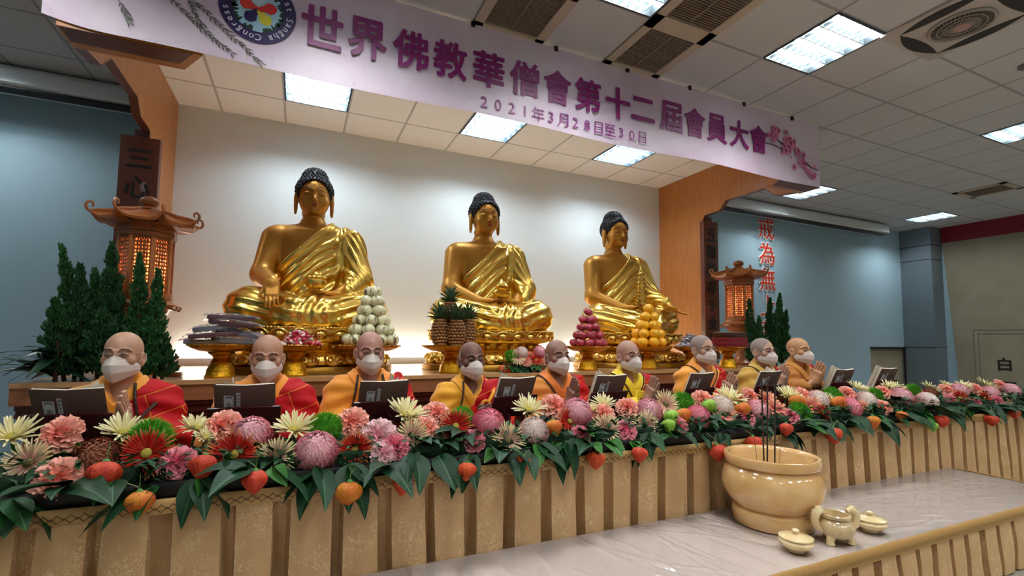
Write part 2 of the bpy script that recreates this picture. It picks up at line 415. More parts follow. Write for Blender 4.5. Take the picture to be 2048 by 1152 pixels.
for c, n in zip(stage_lights, ('stage ceiling light above the golden statue with its hand over the knee', 'stage ceiling light above the middle golden statue', 'stage ceiling light above the golden statue holding a pagoda')): troffer(c, n, 'stage ceiling lights', M_tube2)
# ---- ventilation grilles
M_vent = mat('vent frame', 'b9ac98', .6); M_vd = mat('vent slats', '5d5247', .6)
def vent(cell, label):
    x0, x1, y0, y1 = cell; t = thing('air_vent', label, 'vent', ((x0+x1)/2, (y0+y1)/2, ZC), 0, 'ceiling vents'); hx, hy = (x1-x0)/2, (y1-y0)/2
    b = MB(); w = .075
    b.box((-hx, -hy, -.012), (hx, -hy+w, .02)); b.box((-hx, hy-w, -.012), (hx, hy, .02)); b.box((-hx, -hy, -.012), (-hx+w, hy, .02)); b.box((hx-w, -hy, -.012), (hx, hy, .02))
    b.build('frame', M_vent, t, smooth=False)
    b = MB(); b.box((-hx+w, -hy+w, .03), (hx-w, hy-w, .05)); b.build('backing', M_vd, t, smooth=False)
    b = MB(); n = 22
    for k in range(n):
        y = -hy+w+(k+.5)*(2*hy-2*w)/n; b.box((-hx+w, y-.006, -.004), (hx-w, y+.004, .012))
    b.box((-.006, -hy+w, -.006), (.006, hy-w, .012))
    b.build('slats', mat('vent slat', '7a6c5c', .6), t, smooth=False)
for c, n in zip(vents, ('brown slatted ceiling vent above the banner, cut by the top edge of the photo', 'brown slatted ceiling vent close above the banner', 'brown slatted ceiling vent beside the large ceiling light', 'brown slatted ceiling vent near the beige partition')): vent(c, n)
# ---- square ceiling fan
t = thing('ceiling_fan', 'square white ceiling ventilating fan with round grille among the tiles', 'fan', (4.42, 1.74, ZC))
b = MB(); b.rbox((-.36, -.36, -.025), (.36, .36, 0), .012); b.build('frame', mat('fan housing', 'b9b1aa', .5), t)
b = MB()
for k in range(40):
    a = PI*2*k/40; b.tube([(.05*math.cos(a), .05*math.sin(a), -.045), (.13*math.cos(a+.25), .13*math.sin(a+.25), -.047), (.185*math.cos(a+.4), .185*math.sin(a+.4), -.034)], .0022, 4)
for r in (.06, .1, .14, .185): b.tube([(r*math.cos(a), r*math.sin(a), -.044+(.01 if r > .18 else 0)) for a in np.linspace(0, 2*PI, 36, endpoint=False)], .0035 if r < .18 else .011, 6, closed=True)
b.build('grille', mat('fan grille', 'a29a93', .45), t)
b = MB(); b.lathe([(.19, -.028), (.185, -.030), (0, -.030)], 36); b.build('fan_well', mat('fan well', '37322f', .7), t)
b = MB(); b.lathe([(.05, -.036), (.05, -.05), (.035, -.056), (0, -.057)], 24); b.build('hub', mat('fan hub', 'b28f86', .5), t)
for k in range(4):
    a = PI/2*k; b = MB(); pts = []
    for q in range(13):
        u = -1+q/6; pts.append((.29-.05*abs(u)**2, u*.27))
    inner = [(.245-.0*abs(u), u*.26) for u in np.linspace(1, -1, 9)]
    poly = [(.335-.075*u*u, u*.27) for u in np.linspace(-1, 1, 13)]+[(.235+.03*u*u, u*.25) for u in np.linspace(1, -1, 13)]
    b.prism(poly, .004, Matrix.Rotation(a, 4, 'Z')@Matrix.Translation((0, 0, -.0285))); b.build('air_slot', mat('fan slot', '2c2826', .7), t, smooth=False)
t = thing('smoke_detector', 'small round ceiling detector with a red light near the ceiling fan', 'detector', (5.62, 1.80, ZC))
b = MB(); b.lathe([(.055, 0), (.055, -.02), (.03, -.035), (0, -.036)], 24); b.build('body', mat('grey plastic', '6d6a6c', .5), t)
b = MB(); b.ell((-.02, 0, -.034), (.012, .012, .008)); b.build('indicator', glow('red indicator', 'c01828', 1.5), t)
# ---- projector screen casings under the ceiling, on both sides
def casing(x0, x1, label):
    t = thing('screen_casing', label, 'projector screen', (x0, 5.62, CH+2.2), 0, 'projector screen casings'); L = x1-x0
    b = MB(); n = 12
    prof = [(-.13, .0), (-.10, -.03), (.1, -.03), (.14, .0), (.14, .185), (-.02, .185), (-.09, .165), (-.125, .11)]
    b.prism([(y, z) for y, z in prof], L, Matrix(((0, 0, 1, 0), (1, 0, 0, 0), (0, 1, 0, 0), (0, 0, 0, 1)))); b.build('housing', mat('screen casing white', 'd3dade', .35), t)
    b = MB(); b.box((.02, -.12, -.046), (L-.02, .02, -.031)); b.build('shadow_strip', M_dark, t, smooth=False)  # dark strip standing in for the shadow line beneath the casing
    for x in (-.012, L):
        b = MB(); b.prism([(y*1.04, z*1.04-.003) for y, z in prof], .012, Matrix(((0, 0, 1, x), (1, 0, 0, 0), (0, 1, 0, 0), (0, 0, 0, 1)))); b.build('end_cap', mat('grey end cap', '8f979c', .4), t)
casing(5.9, 10.66, 'long white projector screen casing above the red wall characters')
casing(-4.1, -1.5, 'white projector screen casing beyond the pillar on the side of the plant with palm leaves')

# ---- stage platform with moulded front
YS = 3.8
b = MB(); b.box((-1.55, YS, ZS-.03), (5.6, YB, ZS)); o = struct(b.build('stage_floor', wood('stage top wood', 'b78a5c', 'c79b6c', .3, (.3, 3, 3)), smooth=False))
b = MB(); b.box((-1.55, YS+.012, ZS-.135), (5.6, YB, ZS-.03)); struct(b.build('trim_2', wood('stage fascia', '8b5736', '9c6442', .35, (.3, 3, 3)), smooth=False))
b = MB()
for k, (y, z0, z1) in enumerate(((.03, -.165, -.135), (.05, -.19, -.165), (.04, -.215, -.19), (.07, -.235, -.215))): b.box((-1.53, YS+y, ZS+z0), (5.58, YS+.3, ZS+z1))
struct(b.build('trim_3', M_wdark, smooth=False))
b = MB(); b.box((-1.5, YS+.09, 0), (5.55, YB, ZS-.235)); struct(b.build('stage_front', M_wood2, smooth=False))

TR0 = lambda z: Matrix.Translation((0, 0, z))
# ---- wooden side panels with stepped brackets
prof = [(YB, ZC-.001), (YB, ZS), (4.93, ZS), (4.93, CH+1.675), (4.88, CH+1.75), (4.63, CH+1.757), (4.52, CH+1.868), (3.95, CH+1.865), (3.80, CH+1.735), (3.47, CH+1.695), (3.34, CH+1.695), (3.34, ZC-.001)]
for x0, bx, nm in ((-1.236-.055, (-1.25, -.62), 'pillar_left'), (5.105, (4.49, 5.12), 'pillar_right')):
    b = MB(); b.prism(prof, .055, Matrix(((0, 0, 1, x0), (1, 0, 0, 0), (0, 1, 0, 0), (0, 0, 0, 1))))
    o = struct(b.build(nm, M_wood, smooth=False))
    xi, xf, xb = (-1.285, -.60, -.735) if x0 < 0 else (5.155, 4.47, 4.605); sg = 1 if x0 < 0 else -1      # flat board under the bracket end
    b = MB(); b.prism([(xi, 3.305), (xf, 3.305), (xb, 3.535), (xi, 3.535)][::sg], .07, TR0(CH+1.69)); b.build('bracket_board', M_wood, o, smooth=False)
    b = MB(); b.prism([(xi+sg*.012, 3.306), (xf-sg*.05, 3.306), (xb-sg*.012, 3.462), (xi+sg*.012, 3.462)][::sg], .004, TR0(CH+1.687)); b.build('board_panel', wood('bracket wood', '4f2110', '5e2a14', .45), o, smooth=False)
    b = MB(); e = [(y, z) for y, z in prof[2:10]]
    for i in range(len(e)-1):
        (y0, z0), (y1, z1) = e[i], e[i+1]; L = math.hypot(y1-y0, z1-z0); a = math.atan2(z1-z0, y1-y0)
        b.box((-.030, 0, -.002), (.030, L, .004), Matrix.Translation((x0+.0275, y0, z0))@Matrix.Rotation(a, 4, 'X'))
    b.build('edge_band', wood('edge band wood', '5c2a10', '6c3516', .45), o, smooth=False)
# ---- carved couplet boards on the pillar fronts
def plaque(x0, x1, text, label):
    t = thing('couplet_board', label, 'sign', ((x0+x1)/2, 4.88, ZS+.05), 0, 'couplet boards'); w = (x1-x0)/2; H = CH+1.665-ZS-.05
    b = MB(); b.rbox((-w, -.03, 0), (w, .045, H), .006); b.build('board', wood('board wood', '5a2814', '6d341b', .5), t)
    b = MB(); b.box((-.05, 0, H), (.05, .04, H+.07)); b.build('hanger', M_wdark, t, smooth=False)
    for k, ch in enumerate(text):
        p = MB(); z = H-.19-k*.245; put_text(p, ch, .225, Matrix.Translation((0, -.032, z))@UPRIGHT, .004, .002, fit=(.165, .18) if ch not in '三千' else (.165, .15)); p.build('character', mat('black lettering', '120d0d', .4), t, smooth=False)
plaque(-1.42, -1.145, '三心未了滴水難消', 'dark board with black characters behind the near wooden lantern')
plaque(5.05, 5.315, '五觀若存千金易化', 'tall dark board with black characters behind the far wooden lantern')
# ---- red raised characters on the side wall
for k, ch in enumerate('戒為無上菩提本'):
    z = CH+2.03-k*.462
    t = thing('wall_character', 'red %s character of the wall motto, raised on a white edge' % ('topmost', 'second from top', 'third from top', 'fourth from top', 'fifth from top', 'sixth from top', 'lowest')[k], 'lettering', (7.57, 5.858, z), 0, 'red wall characters')
    p = MB(); put_text(p, ch, .42, Matrix.Translation((.004, -.012, -.003))@UPRIGHT, .017, .008); p.build('white_edge', mat('white acrylic', 'eef0f0', .4), t, smooth=False)
    p = MB(); put_text(p, ch, .42, Matrix.Translation((0, -.026, 0))@UPRIGHT, .0016, .006); p.build('red_face', mat('red acrylic', 'c8402a', .4), t, smooth=False)
# ---- light battens along the foot of the stage wall
for k, (x0, x1) in enumerate(((-1.15, .25), (.35, 1.75), (1.85, 3.25), (3.35, 5.0))):
    t = thing('strip_light', 'white light batten low on the wall behind the statues, %s from the leafy corner' % ordinal(k), 'light', (x0, 5.62, ZS), 0, 'battens along the stage wall')
    b = MB(); b.rbox((0, 0, 0), (x1-x0, .14, .07), .006); b.build('base', M_pan, t)
    b = MB(); b.tube([(.03, .07, .10), (x1-x0-.03, .07, .10)], .018, 10); b.build('tube_lamp', glow('warm tube', 'ffbd78' if k else 'fff0dc', GLOW*(3 if k else 4)), t)
    for x in (.02, x1-x0-.02): b = MB(); b.box((x-.012, .05, .07), (x+.012, .09, .12)); b.build('lamp_holder', M_pan, t, smooth=False)
# ================================================================== BANNER
BY = 3.291; BX0, BX1, BZ0, BZ1 = -1.345, 5.137, CH+1.69, CH+2.385
bn = mat('printed banner', 'd3c6d6', .42, noise='c9b3c8', nscale=2.2)
nt = bn.node_tree; bs = nt.nodes['Principled BSDF']
tc = node(bn, 'ShaderNodeTexCoord'); vz = node(bn, 'ShaderNodeTexNoise'); vz.inputs['Scale'].default_value = 14; vz.inputs['Detail'].default_value = 6; vz.inputs['Roughness'].default_value = .7
nt.links.new(tc.outputs['Object'], vz.inputs['Vector'])
rp = node(bn, 'ShaderNodeValToRGB'); rp.color_ramp.elements[0].position = .60; rp.color_ramp.elements[1].position = .72; rp.color_ramp.elements[0].color = (0, 0, 0, 1); rp.color_ramp.elements[1].color = (.55, .55, .55, 1)
nt.links.new(vz.outputs['Fac'], rp.inputs['Fac'])
mx = node(bn, 'ShaderNodeMix', data_type='RGBA'); old = bs.inputs['Base Color'].links[0].from_socket
nt.links.new(rp.outputs['Color'], mx.inputs[0]); nt.links.new(old, mx.inputs[6]); mx.inputs[7].default_value = (*lin('b48fae'), 1); nt.links.new(mx.outputs[2], bs.inputs['Base Color'])
def bend(u):                                # the near end of the sheet curls back
    x = BX0+(BX1-BX0)*u; e = max(0, (BX0+.32-x)/.32)
    return x, BY+.006*math.sin(x*3.1)
b = MB()
b.grid(lambda u, v: (bend(u)[0], bend(u)[1], BZ0+(BZ1-BZ0)*v+.045*max(0, (BX0+.32-bend(u)[0])/.32)**2*(1-v)+.008*math.sin(u*19)*(1-v)), 120, 8)
b.grid(lambda u, v: (bend(1-u)[0], bend(1-u)[1]+.002, BZ0+(BZ1-BZ0)*v+.045*max(0, (BX0+.32-bend(1-u)[0])/.32)**2*(1-v)+.008*math.sin((1-u)*19)*(1-v)), 120, 8)
banner = b.build('banner', bn)
tag(banner, 'long lilac printed banner with purple characters hung below the ceiling', 'banner')
M_purple = mat('purple print', '7d1569', .45); M_purple2 = mat('pale purple print', '8a3a86', .45)
fz = lambda x, z, d=.012: Matrix.Translation((x, BY-d, z))@UPRIGHT
xs = [.063, .352, .652, .942, 1.247, 1.549, 1.848, 2.142, 2.449, 2.72, 3.042, 3.327, 3.608, 3.91, 4.186]
for ch, x in zip('世界佛教華僧會第十二屆會員大會', xs):
    p = MB(); put_text(p, ch, .29, fz(x, CH+2.05), .007, .0008, fit=(.245, None if ch in '十二' else .27)); p.build('character', M_purple, banner, smooth=False)
for i, ch in enumerate('2021年3月28日至30日'):
    p = MB(); put_text(p, ch, .125, fz(1.211+i*(2.592-1.211)/12, CH+1.788), .0012, .0008); p.build('date_character', M_purple2, banner, smooth=False)
# round emblem
EX, EZ, ER = -.315, CH+2.055, .218
def disc(r0, r1, n, d, cx=EX, cz=EZ):
    b = MB(); b.add([(cx+r*math.cos(2*PI*i/n), BY-d, cz+r*math.sin(2*PI*i/n)) for r in (r0, r1) for i in range(n)], [(i, (i+1) % n, n+(i+1) % n, n+i) for i in range(n)]); return b
def flat(poly, d): b = MB(); b.add([(x, BY-d, z) for x, z in poly], [tuple(range(len(poly)))]); return b
emb = disc(.001, ER, 64, .011).build('emblem', mat('emblem navy', '2a1d55', .5), banner, smooth=False)
disc(.001, ER*.67, 48, .012).build('globe', mat('emblem sea', '9fc9de', .5), emb, smooth=False)
r2 = random.Random(3)
for k in range(15):
    b = MB()
    a = k*2*PI/15+r2.uniform(-.15, .15); rr = ER*.67; pts = []
    for q in range(9): aa = a+(q-4)*.055; pts.append((EX+rr*math.cos(aa), EZ+rr*math.sin(aa)))
    for q in range(7): aa = a+(3-q)*.06; dd = rr*(1-r2.uniform(.06, .26)); pts.append((EX+dd*math.cos(aa), EZ+dd*math.sin(aa)))
    if k not in (3, 4, 11): b.add([(x, BY-.0125, z) for x, z in pts], [tuple(range(len(pts)))]); b.build('land_shape', mat('emblem land', '1c3b30', .5), emb, smooth=False)
for k, c in enumerate(('b8cfe0', 'd63a2c', '2a1d55', 'd9cf3e', 'd63030')):
    a = PI/2+k*2*PI/5; pts = []
    for q in range(14):
        t_ = q/14*2*PI; x = .052+.058*math.cos(t_); y = .04*math.sin(t_)*(1 if math.cos(t_) > -.2 else .55); pts.append((EX+x*math.cos(a)-y*math.sin(a), EZ+x*math.sin(a)+y*math.cos(a)))
    flat(pts, .0135+k*.0002).build('petal', mat('emblem petal %d' % k, c, .5), emb, smooth=False)
s_ = 'World Buddhist Sangha Congress '
for i, ch in enumerate(s_):
    if ch == ' ': continue
    p = MB()
    a = PI*.93-i*2*PI/len(s_); r = ER*.83
    put_text(p, ch, .058, Matrix.Translation((EX+r*math.cos(a), BY-.0125, EZ+r*math.sin(a)))@UPRIGHT@Matrix.Rotation(a-PI/2, 4, 'Z'), .001, .0005); p.build('emblem_letter', mat('emblem white', 'e6e2ee', .5), emb, smooth=False)
# printed willow twigs and blossom
def twig(x, z, dx, dz, n, seed):
    r = random.Random(seed); b = MB(); px, pz = x, z
    for i in range(n):
        nx, nz = px+dx+r.uniform(-.006, .006), pz+dz+r.uniform(-.006, .006); b.add([(px-.002, BY-.011, pz), (px+.002, BY-.011, pz+.002), (nx+.002, BY-.011, nz), (nx-.002, BY-.011, nz)], [(0, 1, 2, 3)])
        for s in (-1, 1):
            a = math.atan2(dz, dx)+s*r.uniform(.3, .6); L = r.uniform(.03, .05)
            b.add([(nx, BY-.0112, nz), (nx+L*.5*math.cos(a)-.004*math.sin(a), BY-.0112, nz+L*.5*math.sin(a)+.004*math.cos(a)), (nx+L*math.cos(a), BY-.0112, nz+L*math.sin(a)), (nx+L*.5*math.cos(a)+.004*math.sin(a), BY-.0112, nz+L*.5*math.sin(a)-.004*math.cos(a))], [(0, 1, 2, 3)])
        px, pz = nx, nz
    return b
TWG = [(at_y(a, b_, BY), at_y(c, d, BY), n) for a, b_, c, d, n in ((236, 0, 256, 46, 7), (335, -4, 462, 108, 16), (372, -4, 402, 52, 8), (385, 0, 515, 124, 18))]
for k, (x, z, dx, dz, n) in enumerate((a.x, a.z, (c.x-a.x)/n, (c.z-a.z)/n, n) for a, c, n in TWG): twig(x, z, dx, dz, n, k).build('willow_twig', mat('willow print', '474c3c', .5), banner, smooth=False)
r2 = random.Random(5)
for k in range(46):
    u = r2.random(); x = 4.42+.62*u+r2.uniform(-.12, .12); z = CH+2.18-.38*u+r2.uniform(-.1, .1); R_ = r2.uniform(.018, .045)
    if x > 5.09 or z < BZ0+.04: continue
    bl = MB()
    for q in range(5):
        a = q*2*PI/5+k; pts = [(x+R_*(.5+.5*math.cos(t_))*math.cos(a)-R_*.42*math.sin(t_)*math.sin(a), z+R_*(.5+.5*math.cos(t_))*math.sin(a)+R_*.42*math.sin(t_)*math.cos(a)) for t_ in np.linspace(0, 2*PI, 8, endpoint=False)]
        bl.add([(px, BY-.011-k*.00003, pz) for px, pz in pts], [tuple(range(8))])
    bl.build('blossom_print', mat('blossom print', 'e07fae', .5), banner, smooth=False)
br = MB()
for pts in (((4.27, 2.03), (4.4, 2.03), (4.55, 2.0)), ((4.45, 2.1), (4.58, 2.04)), ((4.88, 1.93), (4.98, 1.88), (5.10, 1.87))):
    br.tube([(x, BY-.012, CH+z) for x, z in pts], .008, 5, flat=.15)
br.build('branch_print', mat('branch print', '3a2733', .5), banner, smooth=False)
for k in range(9):
    x = BX0+.3+k*.72; b = MB(); b.rbox((-.016, -.014, -.02), (.016, .014, .022), .004); b.tube([(0, 0, .02), (0, 0, ZC-BZ1+.0)], .002, 5)
    tag(b.build('banner_clip', mat('black clip', '17131a', .4), loc=(x, BY, BZ1-.006)), 'small black clip hanging the banner, %s from the emblem end' % ordinal(k), 'clip', 'banner clips')

# ================================================================== BANQUET TABLE with pleated gold skirt
TY = 2.14; TX0, TX1 = -1.5, 7.3
M_black = mat('black cloth', '0b0a0c', .85); M_leg = mat('table leg steel', '55585c', .4, metal=.8)
def table(name, label, x0, x1, y0, y1, z, m):
    t = thing(name, label, 'table', ((x0+x1)/2, (y0+y1)/2, 0)); hx, hy = (x1-x0)/2, (y1-y0)/2
    b = MB(); b.rbox((-hx, -hy, z-.03), (hx, hy, z), .008); b.build('tabletop', m, t)
    for sx in (-1, 1):
        for sy in (-1, 1): b = MB(); b.tube([(sx*(hx-.12), sy*(hy-.1), 0), (sx*(hx-.12), sy*(hy-.1), z-.03)], .018, 8); b.build('leg', M_leg, t)
    return t
table('banquet_table', 'long banquet table under black cloth carrying the flower garland', TX0, TX1, TY+.01, TY+.68, ZT, M_black)
# gold brocade with scrolling flowers
def brocade(name, c1, c2, c3):
    m = mat(name, c1, .42, sheen=.2, spec=.4); nt = m.node_tree; bs = nt.nodes['Principled BSDF']; bs.inputs['Sheen Tint'].default_value = (*lin('f0d8a8'), 1)
    tc = node(m, 'ShaderNodeTexCoord'); n1 = node(m, 'ShaderNodeTexNoise'); n1.inputs['Scale'].default_value = 26; n1.inputs['Detail'].default_value = 2; n1.inputs['Distortion'].default_value = 1.6
    nt.links.new(tc.outputs['Object'], n1.inputs['Vector'])
    w = node(m, 'ShaderNodeMath', operation='PINGPONG'); ml = node(m, 'ShaderNodeMath', operation='MULTIPLY'); nt.links.new(n1.outputs['Fac'], ml.inputs[0]); ml.inputs[1].default_value = 5.5; nt.links.new(ml.outputs[0], w.inputs[0]); w.inputs[1].default_value = .5
    r = node(m, 'ShaderNodeValToRGB'); e = r.color_ramp.elements; e[0].position = .06; e[0].color = (*lin(c2), 1); e[1].position = .2; e[1].color = (*lin(c1), 1)
    nt.links.new(w.outputs[0], r.inputs['Fac'])
    n2 = node(m, 'ShaderNodeTexNoise'); n2.inputs['Scale'].default_value = 7; nt.links.new(tc.outputs['Object'], n2.inputs['Vector'])
    r2_ = node(m, 'ShaderNodeValToRGB'); e = r2_.color_ramp.elements; e[0].position = .44; e[0].color = (0, 0, 0, 1); e[1].position = .6; e[1].color = (1, 1, 1, 1); nt.links.new(n2.outputs['Fac'], r2_.inputs['Fac'])
    mx = node(m, 'ShaderNodeMix', data_type='RGBA'); nt.links.new(r2_.outputs['Color'], mx.inputs[0]); mx.inputs[6].default_value = (*lin(c1), 1); nt.links.new(r.outputs['Color'], mx.inputs[7]); nt.links.new(mx.outputs[2], bs.inputs['Base Color'])
    bp = node(m, 'ShaderNodeBump'); bp.inputs['Strength'].default_value = .25; bp.inputs['Distance'].default_value = .004; nt.links.new(w.outputs[0], bp.inputs['Height']); nt.links.new(bp.outputs['Normal'], bs.inputs['Normal'])
    return m
M_broc = brocade('gold brocade', 'c09a6c', 'dabd90', 'a8804f')
def trim_mat(name, base, line, per, amp, z0):
    m = mat(name, base, .5); nt = m.node_tree; bs = nt.nodes['Principled BSDF']
    tc = node(m, 'ShaderNodeTexCoord'); sp = node(m, 'ShaderNodeSeparateXYZ'); nt.links.new(tc.outputs['Object'], sp.inputs[0])
    M_ = lambda op, a, v: (lambda n: (nt.links.new(a, n.inputs[0]), n.inputs.__getitem__(1).__setattr__('default_value', v) if not hasattr(v, 'node') else nt.links.new(v, n.inputs[1]), n.outputs[0])[2])(node(m, 'ShaderNodeMath', operation=op))
    s = M_('ADD', sp.outputs['X'], sp.outputs['Y']); s = M_('ADD', s, 50.0)
    acc = None
    for off, zo in ((0, 0), (per*.5, .010)):
        t_ = M_('PINGPONG', M_('ADD', s, off), per*.5); t_ = M_('MULTIPLY', t_, amp/(per*.5)); d = M_('SUBTRACT', sp.outputs['Z'], t_); d = M_('SUBTRACT', d, z0+zo); d = M_('ABSOLUTE', d, 0); l = M_('LESS_THAN', d, .0024)
        acc = l if acc is None else M_('MAXIMUM', acc, l)
    mx = node(m, 'ShaderNodeMix', data_type='RGBA'); nt.links.new(acc, mx.inputs[0]); mx.inputs[6].default_value = (*lin(base), 1); mx.inputs[7].default_value = (*lin(line), 1); nt.links.new(mx.outputs[2], bs.inputs['Base Color'])
    return m
def pleats(L, per, depth, seed, wr=.30):    # (s, inset) outline of soft box pleats
    r = random.Random(seed); out = []; s = 0
    while s < L:
        p = per*r.uniform(.9, 1.1); g = p*wr*r.uniform(.7, 1.3); a = p-g; d = depth*r.uniform(.8, 1.15)
        for q in range(7): u = q/6; out.append((s+a*u, -.010*math.sin(PI*u)-.004*math.sin(PI*2*u+seed)))
        out += [(s+a+.004, d*.35), (s+a+.002, d*.75), (s+a+g*.3, d), (s+a+g*.75, d*.95), (s+a+g*.97, d*.6), (s+a+g*.99, d*.25)]
        s += p
    return out
def skirt(name, label, p0, dirv, nrm, L, z1, z0, per, depth, seed, trim_h, tmat):
    # p0 start, dirv along, nrm outward; pleats inset opposite to nrm
    d = Vector(dirv); n_ = Vector(nrm); P0 = Vector(p0); pl = pleats(L, per, depth, seed); r = random.Random(seed+1); nz = 9; b = MB()
    ph = [r.uniform(0, 6) for _ in range(4)]
    def pt(i, j):
        s, ins = pl[i]; v = j/nz; z = z1+(z0-z1)*v
        k = min(1, .35+1.3*v); sway = .018*v*math.sin(s*2.1+ph[0])+.012*v*math.sin(s*7.3+ph[1]+v*2)
        flare = .02*v
        return P0+d*(s+sway)+n_*(flare-ins*k+.004*math.sin(v*7+s*11+ph[2])*v)+Vector((0, 0, z))
    m_ = len(pl); b.add([pt(i, j) for j in range(nz+1) for i in range(m_)], [(j*m_+i, j*m_+i+1, (j+1)*m_+i+1, (j+1)*m_+i) for j in range(nz) for i in range(m_-1)])
    o = b.build(name, M_broc, smooth=True); tag(o, label, 'table skirt')
    b = MB(); c = P0+n_*.004
    A = c+Vector((0, 0, z1+.004)); B_ = A+d*L
    q = [c+n_*.010+Vector((0, 0, z1-trim_h)), c+n_*.014+Vector((0, 0, z1-trim_h*.5)), c+n_*.012+Vector((0, 0, z1)), c+n_*.004+Vector((0, 0, z1+.008)), c-n_*.012+Vector((0, 0, z1+.006))]
    k_ = int(L/.1); vs = [x+d*(L*i/k_)+Vector((0, 0, .0012*math.sin(i*1.7))) for i in range(k_+1) for x in q]
    b.add(vs, [(i*5+j, (i+1)*5+j, (i+1)*5+j+1, i*5+j+1) for i in range(k_) for j in range(4)])
    b.build('trim_band', tmat, o)
    return o
skirt('table_skirt', 'pleated gold brocade skirt of the tall table below the garland', (TX0, TY, 0), (1, 0, 0), (0, -1, 0), TX1-TX0, ZT-.002, .01, .187, .11, 4, .042, trim_mat('gold zigzag braid', 'b08a52', '5c4020', .036, .017, ZT-.038))
# ================================================================== LOW TABLE with white cloth under clear film
LX0, LX1, LY0, LY1 = -.4, 4.76, 1.455, 2.115
table('low_table', 'low table dressed with white cloth in front of the garland', LX0, LX1, LY0, LY1, ZL-.006, mat('plywood', '9a8a70', .6))
b = MB(); b.rbox((LX0-.004, LY0-.004, ZL-.006), (LX1+.004, LY1+.004, ZL-.001), .002)
tag(b.build('tablecloth', mat('white satin cloth', 'e4d6ce', .4, sheen=.1)), 'white satin cloth covering the low table under clear film', 'tablecloth')
# clear wrinkled film
fm = bpy.data.materials.new('clear film'); fm.use_nodes = True; nt = fm.node_tree; nt.nodes.clear()
out = nt.nodes.new('ShaderNodeOutputMaterial'); tr = nt.nodes.new('ShaderNodeBsdfTransparent'); gl = nt.nodes.new('ShaderNodeBsdfGlossy'); gl.inputs['Roughness'].default_value = .07
fr = nt.nodes.new('ShaderNodeFresnel'); fr.inputs['IOR'].default_value = 1.7; ms = nt.nodes.new('ShaderNodeMixShader')
nt.links.new(fr.outputs[0], ms.inputs[0]); nt.links.new(tr.outputs[0], ms.inputs[1]); nt.links.new(gl.outputs[0], ms.inputs[2]); nt.links.new(ms.outputs[0], out.inputs[0])
def wrink(x, y):
    g = lambda u, w: math.exp(-(u/w)**2)
    z = 0.0
    for (x0, y0, a, w, h, f) in WR:
        u = (x-x0)*math.cos(a)+(y-y0)*math.sin(a); s = -(x-x0)*math.sin(a)+(y-y0)*math.cos(a); u += .03*math.sin(s*7+f)
        z += h*g(u, w)*g(s, .30+.1*math.sin(f))
    return z
rw = random.Random(9); WR = []
for k in range(170):
    x = rw.uniform(-.2, 4.7); dense = x < 2.2
    a = rw.gauss(.25, .28) if dense else rw.gauss(1.35, .12)
    WR.append((x, rw.uniform(1.46, 2.1), a, rw.uniform(.005, .013), rw.uniform(.0016, .0055)*(1 if dense else .55), rw.uniform(0, 6)))
b = MB(); nx, ny = 620, 80
WA = np.array(WR); gx, gy = np.meshgrid(np.linspace(LX0-.004, LX1+.004, nx+1), np.linspace(LY0-.006, LY1, ny+1)); Z = np.zeros_like(gx)
for x0, y0, a, w, h, f in WR:
    s = -(gx-x0)*math.sin(a)+(gy-y0)*math.cos(a); u = (gx-x0)*math.cos(a)+(gy-y0)*math.sin(a)+.03*np.sin(s*7+f); Z += h*np.exp(-(u/w)**2)*np.exp(-(s/(.30+.1*math.sin(f)))**2)
Z = ZL+.0012+Z*np.clip((gy-LY0)/.05, .25, 1)
b.v = [tuple(p) for p in np.stack([gx, gy, Z], -1).reshape(-1, 3)]; i, j = np.meshgrid(np.arange(nx), np.arange(ny)); k0 = (j*(nx+1)+i).ravel(); b.f = [tuple(q) for q in np.stack([k0, k0+1, k0+nx+2, k0+nx+1], 1).tolist()]; b.mi = [0]*len(b.f)
tag(b.build('plastic_film', fm, smooth='all'), 'clear wrinkled plastic film stretched over the low white table', 'film')
tb = trim_mat('fringed gold braid', 'ad8549', '6a4a22', .022, .016, ZL-.044)
skirt('table_skirt', 'pleated gold brocade skirt along the front of the low table', (LX0, LY0-.012, 0), (1, 0, 0), (0, -1, 0), LX1-LX0+.01, ZL-.003, .01, .165, .09, 8, .05, tb)
skirt('table_skirt', 'short pleated gold skirt at the far end of the low table', (LX1+.012, LY0-.01, 0), (0, 1, 0), (1, 0, 0), LY1-LY0-.02, ZL-.003, .01, .165, .03, 12, .05, tb)
# ================================================================== ALABASTER VESSELS
M_ala = mat('honey alabaster', 'ecc48a', .16, noise='dba868', nscale=5, coat=1, sss=.12)
M_ala2 = mat('pale alabaster', 'f0dcae', .16, noise='e3c48c', nscale=14, coat=1, sss=.12)
PX, PY = 2.40, 1.86
t = thing('incense_burner', 'large honey alabaster incense bowl holding incense sticks on the low table', 'incense burner', (PX, PY, ZL+.004))
b = MB(); b.lathe([(.195, 0), (.2, .005), (.204, .072), (.198, .082), (.184, .088), (.192, .097), (.222, .12), (.246, .165), (.255, .21), (.25, .25), (.236, .285), (.218, .302), (.214, .308), (.230, .312), (.238, .320), (.240, .352), (.236, .362), (.222, .365), (.209, .36), (.2, .34), (.196, .30), (.19, .26), (0, .255)], 72); b.build('bowl', M_ala, t)
b = MB(); b.lathe([(.196, .262), (.1, .268), (0, .266)], 40); b.build('ash', mat('ash', 'b7a285', .95), t)
